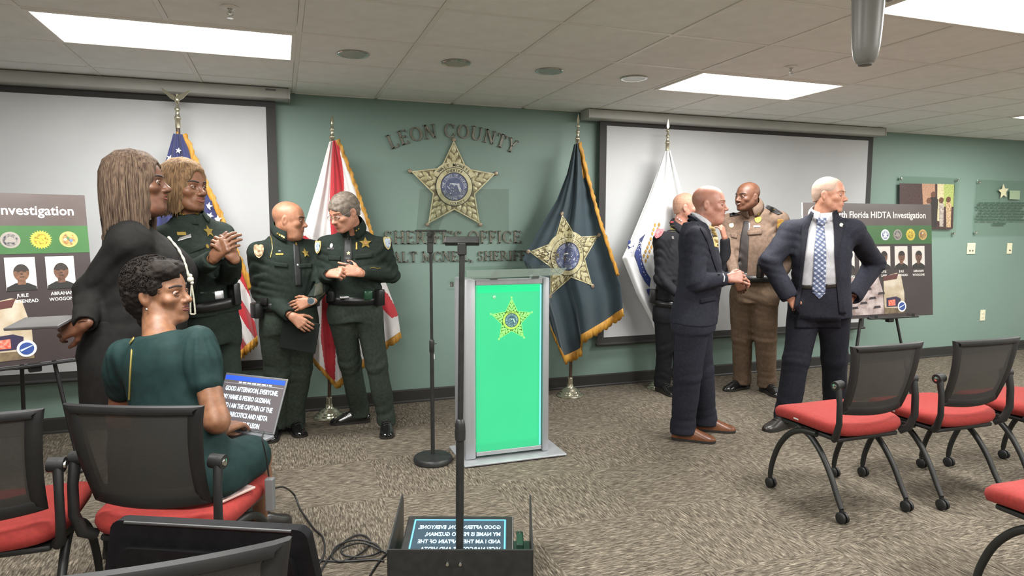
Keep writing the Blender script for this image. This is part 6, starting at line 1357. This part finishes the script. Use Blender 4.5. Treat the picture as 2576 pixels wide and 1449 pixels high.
for a, b in (((1879, 581), (1918, 578)), ((1838, 586), (1856, 588))): p.drape([a, (a[0]+2, a[1]+11)], [b, (b[0]-2, b[1]+11)], TANU, 'pocket_flap', .008, 8, 3)
p.disc(1898, 585, .006, SILV, 'pocket_button')
p.drape([(1925, 522), (1938, 531), (1958, 540)], [(1930, 515), (1950, 523), (1969, 536)], M('epaulette black', (28, 26, 28), .6), 'epaulette', .008, 6, 12); p.disc(1945, 528, .012, GLD, 'epaulette_badge', off=.012); p.drape([(1835, 538), (1845, 534)], [(1836, 545), (1862, 540)], M('epaulette black', (28, 26, 28), .6), 'epaulette', .008, 6, 6)
p.disc(1962, 566, .026, M('patch red gold', (186, 112, 60), .7, var=(50, (206, 176, 80))), 'shoulder_patch', .05, shape=SHIELD); gear(p, 1871, 693, (.06, .045, .014), SILV, 'belt_buckle', bev=.004); gear(p, 1912, 678, (.06, .12, .05), PATL, 'holster'); gear(p, 1940, 690, (.05, .08, .04), BELT, 'radio_pouch')
# ---- man in navy suit with plaid tie, hands in pockets
Y = 3.62; pel, nk = at(2062, 752, Y), at(2068, 546, Y)
p = std_person('grey-stubbled man in open navy suit with blue plaid tie, looking right', fl(2030, 1065), pel, nk, -20, at(2086, 490, Y-.03), SK_L, NVY, NVY2, [at(1936, 660, 3.72), at(2200, 662, 3.70)], [at(1984, 744, 3.60), at(2146, 746, 3.59)], [fl(1978, 1074), fl(2098, 1052)], [facing(-60), facing(20)], LEAK, st=[(-.22, 0, 0, .215, .145, .15)]+SUIT[1:], topn='suit_jacket', tophem=None, wscale=1.0, ra=(.082, .078, .074, .066), legr=(.112, .09, .082, .086), hw=.18, shw=.195, hface=50, hpitch=4, hkw=dict(neck_r=.06, neck_len=.12, chin=1.04, nose=1.1), seed=19, fold=.008, shoeL=.31)
finish_skin(p, hand_vf(at(1984, 744, 3.62), RGT*.6-UP*.7, TOW, 'R', (.5, .6, .5)), hand_vf(at(2146, 746, 3.61), -RGT*.6-UP*.7, TOW, 'L', (.5, .6, .5)))
p.head.face(p.root, BRW_L, LIP_L, lipr=.5); short_hair(p.head, p.root, HSG, .0025, top=True, line=.014, amp=.0004); collar(p, SHIRT, r=.078, hgt=.06, name='shirt_collar', z0=0, open_=.3)
p.drape([(2045, 538), (2030, 580), (2022, 650), (2012, 722)], [(2098, 534), (2100, 580), (2104, 650), (2110, 718)], SHIRT, 'shirt_front', .006, 14, 34); p.drape([(2012, 722), (2010, 760), (2000, 800), (2000, 826)], [(2110, 718), (2112, 760), (2116, 800), (2116, 826)], NVY2, 'trouser_front', .008, 12, 18)
plaid = M('tie plaid blue', (92, 104, 132), .6); nt = plaid.node_tree; b = nt.nodes['Principled BSDF']; tcn = nt.nodes.new('ShaderNodeTexCoord'); mixp = None
for k_, (rot, colr) in enumerate(((.7, (196, 202, 214)), (-.7, (54, 62, 92)))):
    mp = nt.nodes.new('ShaderNodeMapping'); mp.inputs['Rotation'].default_value = (0, rot, YAW*0); nt.links.new(tcn.outputs['Object'], mp.inputs[0]); wv = nt.nodes.new('ShaderNodeTexWave'); wv.inputs['Scale'].default_value = 14; wv.bands_direction = 'X'; nt.links.new(mp.outputs[0], wv.inputs['Vector'])
    rp = nt.nodes.new('ShaderNodeValToRGB'); rp.color_ramp.interpolation = 'CONSTANT'; rp.color_ramp.elements[0].color = (0, 0, 0, 1); rp.color_ramp.elements[1].position = .66; rp.color_ramp.elements[1].color = (.75, .75, .75, 1); nt.links.new(wv.outputs['Fac'], rp.inputs[0])
    mx = nt.nodes.new('ShaderNodeMix'); mx.data_type = 'RGBA'; nt.links.new(rp.outputs[0], mx.inputs[0])
    if mixp is None: mx.inputs[6].default_value = L3((92, 104, 132))
    else: nt.links.new(mixp.outputs[2], mx.inputs[6])
    mx.inputs[7].default_value = L3(colr); mixp = mx
nt.links.new(mixp.outputs[2], b.inputs['Base Color'])
p.drape([(2056, 553), (2054, 575), (2048, 640), (2043, 735)], [(2076, 553), (2074, 575), (2079, 640), (2076, 738)], plaid, 'tie', .012, 6, 34); p.drape([(2043, 735), (2060, 751)], [(2076, 738), (2062, 752)], plaid, 'tie_tip', .012, 6, 6); p.drape([(2052, 548), (2056, 566)], [(2079, 548), (2075, 566)], plaid, 'tie_knot', .018, 6, 6)
p.drape([(2040, 530), (2017, 572), (2015, 640), (2008, 720), (1995, 790)], [(2047, 536), (2034, 576), (2025, 640), (2016, 720), (2012, 790)], NVY2, 'lapel', .016, 6, 30); p.drape([(2095, 534), (2099, 580), (2100, 640), (2105, 716), (2112, 790)], [(2106, 528), (2124, 572), (2112, 640), (2114, 716), (2130, 790)], NVY2, 'lapel', .016, 6, 30)
p.disc(2115, 567, .011, M('lapel pin gold', (222, 206, 110), .25, .6), 'lapel_pin', .012, off=.014); p.drape([(2013, 716), (2012, 727)], [(2042, 717), (2042, 728)], LEAK, 'belt', .01, 8, 3); p.drape([(2078, 715), (2078, 726)], [(2109, 712), (2110, 723)], LEAK, 'belt', .01, 8, 3)
# ---- women's hair: a sculpted mass with locks laid over it
def long_hair(head, parent, mat, length, back=.115, side=.098, face_w=.062, face_x=0.0, locks=240, seed=2, flare=.0, front_y=.045, part=.0):
    w = head.kw.get('wide', 1.0); s = SD(); rnd = np.random.RandomState(seed)
    s.ell((0, -.016, .04), (.075*w+.016, .096+.016, .084+.016), .02)
    zb = -length; s.loft((0, 0, 0), (1, 0, 0), (0, 1, 0), (0, 0, 1), [(zb, 0, -.02, side*1.02+flare, .06, back-.02+flare), (zb*.5, 0, -.02, side*1.04+flare*.5, .075, back-.015), (0, 0, -.015, side, .085, back-.01), (.05, 0, -.015, side*.9, .08, back-.025), (.085, 0, -.015, side*.5, .05, back*.5)], .03, 2.3)
    s.ell((face_x, .13, -.035), (face_w, .1, .13), .014, 's'); s.ell((0, .11, -.2), (.075, .12, .12), .014, 's'); s.cone((0, -.01, -.1), (0, -.02, -.3), .062, .07, .01, 's')
    s.wrinkle(fabric_noise(seed, .0022, (90, 200))); V, F = s.mesh(.0046, 1)
    m = MB()
    for i in range(locks):
        th = rnd.uniform(math.radians(48), math.radians(312)); ca, sa = math.cos(th), math.sin(th); j = rnd.normal(size=6)*.004; P = []
        zend = zb-rnd.uniform(-.012, .02); n = 9
        for k in range(n):
            f = k/(n-1)
            if f < .4:
                a = f/.4*math.pi/2; r = math.sin(a); zz = .04+.1*math.cos(a); x = sa*r*(.093*w); y = -.016+ca*r*.112*(.8 if ca > 0 else 1)
            else:
                g = (f-.4)/.6; zz = .04+(zend-.04)*g; rx = side*(1+.05*math.sin(g*3))+flare*g; ry = (.082-.02*g) if ca > 0 else back-.012+flare*g-.02*g; x = sa*rx; y = -.018+ca*ry
            q = 1.02+.01*math.sin(k*1.7+i); P.append((x*q+j[0]*f+.002*math.sin(5*f+i), y*q+j[1]*f, zz+j[2]*f))
        m.tube(P, [.0022+.0035*math.sin(math.pi*min(1, .15+k/(n-1)*.85)) for k in range(n)], 5, flat=.6)
    v2, f2 = mb_vf(m); V, F = joinVF((V, F), (v2, f2)); return npmesh('hair', head.TV(V), F, mat, parent)
# ---- blonde officer with clasped hands
FEM = [(-.2, 0, 0, .185, .13, .14), (0, 0, 0, .185, .125, .14), (.3, 0, .0, .155, .115, .105), (.56, 0, .012, .165, .135, .105), (.76, 0, .0, .165, .108, .105), (.9, 0, -.012, .125, .08, .088), (1.0, 0, -.018, .07, .06, .066)]
Y = 3.55; pel, nk = at(514, 815, Y), at(478, 548, Y); nk = at(480, 548, Y)
p = std_person('blonde officer in dark green uniform with clasped hands before the flag', fl(530, 1150, 0), pel, nk, 62, at(466, 470, Y-.01), SK_D2, GRN, GRN, [at(462, 695, 3.44), at(574, 690, 3.42)], [at(534, 652, 3.19), at(588, 652, 3.2)], [pel+Vector((-.05, 0, 0)), pel+Vector((.1, -.03, 0))], [facing(40), facing(60)], PATL, st=FEM, wscale=1.02, dscale=1.06, shw=.16, ra=(.066, .058, .054, .045), hw=.165, belly=.125, seat=.14, legr=(.088, .07, .062, .062), hface=71, hpitch=3, hscale=1.0, hkw=dict(female=True, wide=1.02, neck_r=.05, nose=1.15, neck_len=.1, cheeks=1.1), seed=23, tophem=.1)
h1 = hand_vf(at(536, 650, 3.19), RGT*.62+UP*.62+TOW*.1, TOW*.85-RGT*.2+UP*.2, 'R', (.45, .4, .3)); h2 = hand_vf(at(588, 648, 3.17), -RGT*.55+UP*.72+TOW*.1, TOW*.5+RGT*.75, 'L', (.8, .9, .5))
finish_skin(p, h1, h2); p.head.face(p.root, BRW_D, LIP_R, lipr=.95, smile=.3, gaze=(-.2, 1, -.1)); long_hair(p.head, p.root, HBL, .125, seed=5, face_w=.06); collar(p, GRN, r=.066, hgt=.045)
belt(p, .10, .165, .142, .138); p.disc(524, 583, .026, GLD, 'badge', .034, shape=STAR5, th=.005); p.drape([(452, 597), (446, 607)], [(480, 588), (482, 597)], SILV, 'ribbon_bar', .006, 8, 3); p.disc(456, 588, .02, GLD, 'name_plate', .008, shape=[(-1, -1), (1, -1), (1, 1), (-1, 1)])
for px, py in ((447, 535), (455, 539), (463, 543), (494, 541)): p.disc(px, py, .008, GLD, 'collar_star', shape=STAR5, th=.004, off=.006)
p.line([(503, 736), (545, 737)], .003, SILV, 'belt_clip'); gear(p, 550, 742, (.05, .042, .014), SILV, 'belt_buckle', bev=.004); gear(p, 580, 740, (.05, .11, .05), BELT, 'holster'); p.drape([(480, 625), (478, 637)], [(515, 612), (517, 623)], GRN, 'pocket_flap', .007, 8, 3); p.disc(521, 620, .007, GLD, 'tie_pin', .011)
# ---- woman in black jacket, profile, pearl lanyard
Y = 3.2; pel, nk = at(335, 885, Y), at(322, 548, Y)
BIG = [(-.55, 0, 0, .21, .19, .2), (0, 0, 0, .225, .2, .21), (.28, 0, .02, .205, .2, .165), (.6, 0, .045, .205, .225, .15), (.75, 0, .03, .19, .19, .135), (.9, 0, -.0, .13, .11, .095), (1.0, 0, -.03, .08, .065, .075)]
p = std_person('woman in black jacket with long pearl lanyard, standing in profile', fl(335, 1230, 0), pel, nk, 122, at(347, 462, Y-.01), SK_D, BLKJ, BLKJ, [at(228, 735, 3.12), at(420, 760, 3.45)], [at(214, 812, 2.98), at(445, 870, 3.42)], [pel+Vector((-.08, 0, 0)), pel+Vector((.08, .05, 0))], [facing(90), facing(95)], LEAK, st=BIG, topn='jacket', shw=.185, ra=(.082, .07, .064, .05), hw=.2, belly=.19, seat=.2, legr=(.12, .09, .07, .07), hface=107, hpitch=-3, hscale=1.04, hkw=dict(female=True, wide=1.05, neck_r=.056, nose=1.3, neck_len=.12, jowl=.6, cheeks=1.15), seed=29, tophem=-.42, fold=.006)
h1 = hand_vf(at(214, 812, 2.98), -RGT*.9-UP*.3, TOW+UP*.3, 'R', (.5, .6, .5)); finish_skin(p, h1, hand_vf(at(445, 870, 3.42), RGT*.3-UP, TOW, 'L'))
p.head.face(p.root, BRW_D, LIP_R, lipr=1.05, gaze=(0, 1, -.1)); long_hair(p.head, p.root, HB, .225, side=.105, back=.125, seed=9, flare=.022, locks=320, face_w=.066)
PRL = M('pearl beads', (210, 206, 190), .25, .3); rnd = random.Random(2); bead = None
path = [(368, 530), (380, 552), (398, 575), (424, 602), (446, 628), (460, 655), (468, 680), (472, 698)]; pts = []
for i in range(64):
    x, y = poly_at(path, i/63); q, n = p.hit(x, y)
    if q is not None: pts.append(q+n*.006)
m = MB()
for i, q in enumerate(pts): m.ball(q, .0055+.001*math.sin(i), 8)
c0_ = at(479, 703, pts[-1].y-.015); m.ball(c0_, .014, 12); m.ball(c0_+UP*.016, .009, 10); m.ball(c0_-UP*.014+RGT*.006, .008, 10)
for i in range(22):
    f = i/21
    for s in (-1, 1): m.ball(c0_-UP*(.02+.125*f)+RGT*(.004+s*.010*math.sin(f*1.5)), .0042, 6)
for s in (-1, 0, 1): m.ball(c0_-UP*.148+RGT*(.004+s*.006), .0045, 6)
o = m.build('bead_lanyard', PRL, p.root, True); o['kind'] = 'stuff'
c = at(104, 812, 3.0); fo = empty('folder', (c.x, c.y, c.z-.03), 'grey folder held behind her back by the woman in black', 'folder')
ax_ = (RGT*.98+UP*.05).normalized(); ay_ = (UP*.22-TOW*.97).normalized(); MB().obox(c, ax_, ay_, ax_.cross(ay_), (.21, .12, .012), .003).build('folder_cover', M('folder grey', (92, 90, 90), .5, var=(8, (80, 78, 78))), fo)
# ---- seated young woman in green dress
hip = Vector((-.345, 2.555, .545)); nk = atd(398, 836, 2.36)
p = Person('young woman in dark green dress seated with laptop, looking back over her shoulder', Vector((-.36, 2.58, 0))); ex, ey, ez = body_frame(hip, nk, 176); T = (nk-hip).length
S = [nk+ex*.138-ez*.06, nk-ex*.138-ez*.06]
elR = atd(545, 1058, 2.30); wrR = atd(556, 1084, 2.55); elL = atd(300, 1050, 2.5); wrL = atd(520, 1080, 2.6)
s = SD(); stt = [(-.08, 0, 0, .175, .13, .12), (.1, 0, 0, .17, .12, .115), (.36, 0, 0, .145, .11, .1), (.62, 0, .012, .15, .125, .104), (.8, 0, 0, .148, .095, .1), (.93, 0, -.01, .11, .07, .08), (.985, 0, -.012, .062, .05, .058)]
s.loft(hip, ex, ey, ez, [(z*T, cx, cy, w_, f, b) for z, cx, cy, w_, f, b in stt], .03, 2.3)
for i, e in ((0, elR), (1, elL)):
    s.cone(nk-ez*.03+(S[i]-nk)*.2, S[i], .03, .046, .04); mid = S[i].lerp(e, .28); s.ell(mid+ez*.012, (.062, .062, .07), .03); s.cone(S[i], S[i].lerp(e, .5), .058, .056, .03)
kR, kL = atd(642, 1136, 2.58), atd(592, 1150, 2.8)
s.cone(hip+ex*.09-UP*.0, hip.lerp(kR, .84)+ex*.012-UP*.01, .105, .086, .05); s.cone(hip-ex*.09, hip.lerp(kL, .84)-UP*.01, .105, .084, .05); s.cone(hip+ey*.1, hip.lerp((kR+kL)/2, .84)-UP*.02, .09, .07, .06)
def puff(X, Y_, Z):
    o = 0
    for i, e in ((0, elR), (1, elL)):
        c = S[i].lerp(e, .2); q = (X-c.x)**2+(Y_-c.y)**2+(Z-c.z)**2; an_ = np.arctan2((X-c.x)*ey.x+(Y_-c.y)*ey.y, (X-c.x)*ex.x+(Y_-c.y)*ex.y); o = o+.007*np.exp(-q/.008)*np.sin(12*an_+14*Z)
    return o
s.wrinkle(puff); s.wrinkle(fabric_noise(41, .0025, (14, 30))); V, F = s.mesh(.0075, 1); p.add('dress', V, F, DRS)
hd = Head(atd(402, 737, 2.44), facing(87), -2, 3, .99, female=True, neck_r=.047, nose=1.0, neck_len=.13, neck_fwd=-.01, cheeks=1.08, h=.0033, neck_world=nk-ez*.04); p.head = hd; p.sk = SK_W; p.skin = [hd.skinVF()]
g = SD(); g.cone(hd.T((0, -.02, -.07)), nk-ez*.05, .05, .06, .02); g.cone(nk-ez*.06, S[0]-ez*.02, .04, .04, .03)
g.cone(S[0], elR, .045, .042, .02).cone(elR, wrR, .043, .027, .02); g.cone(S[1], elL, .042, .04, .02).cone(elL, wrL, .042, .027, .02); g.cone(nk-ez*.06, S[1]-ez*.02, .04, .04, .03)
ftR, ftL = fl(655, 1345), fl(600, 1330); 
V, F = g.mesh(.008, 1); p.skin.append((V, F))
g = SD()
for k_, ft in ((kR, ftR), (kL, ftL)): g.cone(k_-ey*.03-UP*.01, k_-UP*.03, .06, .058, .02); cf = k_.lerp(Vector((ft.x, ft.y, .08)), .3); g.cone(k_-UP*.03, cf, .057, .056, .02); g.cone(cf, Vector((ft.x, ft.y, .08)), .056, .034, .02)
p.skin.append(g.mesh(.008, 1))
finish_skin(p, hand_vf(wrR, RGT*.25-TOW*.9, UP, 'R', (.3, .4, .3)), hand_vf(wrL, RGT*.6-TOW*.7, UP, 'L', (.3, .4, .3)))
hd.face(p.root, BRW_D, M('lips plum', (96, 46, 46), .3), lipr=1.25, gaze=(.3, 1, 0), lipw=.023, iris=(44, 28, 20), browdx=.001)
w_ = 1.0; s = SD(); s.ell((0, -.026, .044), (.088, .106, .094), .02).ell((0, -.06, .0), (.078, .07, .09), .03).ell((.03, .04, .085), (.05, .055, .036), .02).ell((-.03, .035, .085), (.05, .05, .036), .02).cone((0, -.065, -.05), (0, -.05, -.105), .045, .035, .03)
for q in (-1, 1): s.cone((q*.066, .014, .045), (q*.07, .016, .008), .014, .006, .015)
s.ell((0, .135, -.03), (.08, .085, .1), .012, 's')
for q in (-1, 1): s.ell((q*.09, .0, -.012), (.018, .02, .034), .006, 's')
s.wrinkle(fabric_noise(77, .0022, (90, 230))); s.wrinkle(fabric_noise(78, .002, (200, 330))); V, F = s.mesh(.0042, 0)
m = MB(); rnd = np.random.RandomState(6)
for i in range(1500):                                  # short curls and wisps
    th = rnd.uniform(0, 6.28); zz = rnd.uniform(-.35, 1); r = math.sqrt(max(0, 1-zz*zz)); d = Vector((r*math.sin(th), r*math.cos(th), zz))
    if d.y > .55 and d.z < .6: continue
    b_ = Vector((d.x*.088, -.026+d.y*.106, .044+d.z*.094)); t_1 = Vector(rnd.normal(size=3)); t_1 = (t_1-d*t_1.dot(d)).normalized()
    m.tube([b_-d*.003, b_+d*.003+t_1*.003, b_+d*.006+t_1*.008, b_+d*.006+t_1*.013], [.0016, .0018, .0013, .0004], 4)
v2, f2 = mb_vf(m); V, F = joinVF((V, F), (v2, f2)); npmesh('hair', hd.TV(V), F, HBK, p.root)
m = MB(); m.ball((.085, -.004, -.047), .005, 12); mtx(m, hd).build('earring', CHROME, p.root, True)
p.line([(336, 853), (333, 885), (330, 930), (327, 1005)], .0035, M('zipper gold', (206, 186, 110), .3, .8), 'zipper', .003)
p.disc(335, 858, .006, GLD, 'zipper_pull', .014, off=.004)
for ft, k_ in ((ftR, kR), (ftL, kL)): shoe(p.root, ft, facing(150), LEAK, SOLE, .25, .085, lace=False)
# power brick and cord at her knee
q = atd(680, 1243, 2.5); bx = empty('power_adapter', (q.x, q.y, q.z-.05), "grey power adapter hanging in front of the seated woman's shin", 'adapter'); MB().obox(q, RGT, UP, TOW, (.032, .125, .028), .004).build('adapter_body', M('adapter grey', (104, 104, 104), .5), bx)
MB().tube(smooth_path([atd(676, 1198, 2.5), atd(670, 1150, 2.46), atd(660, 1105, 2.44), atd(664, 1088, 2.5)]), .003, 8).build('adapter_cord', CAB, bx, True)
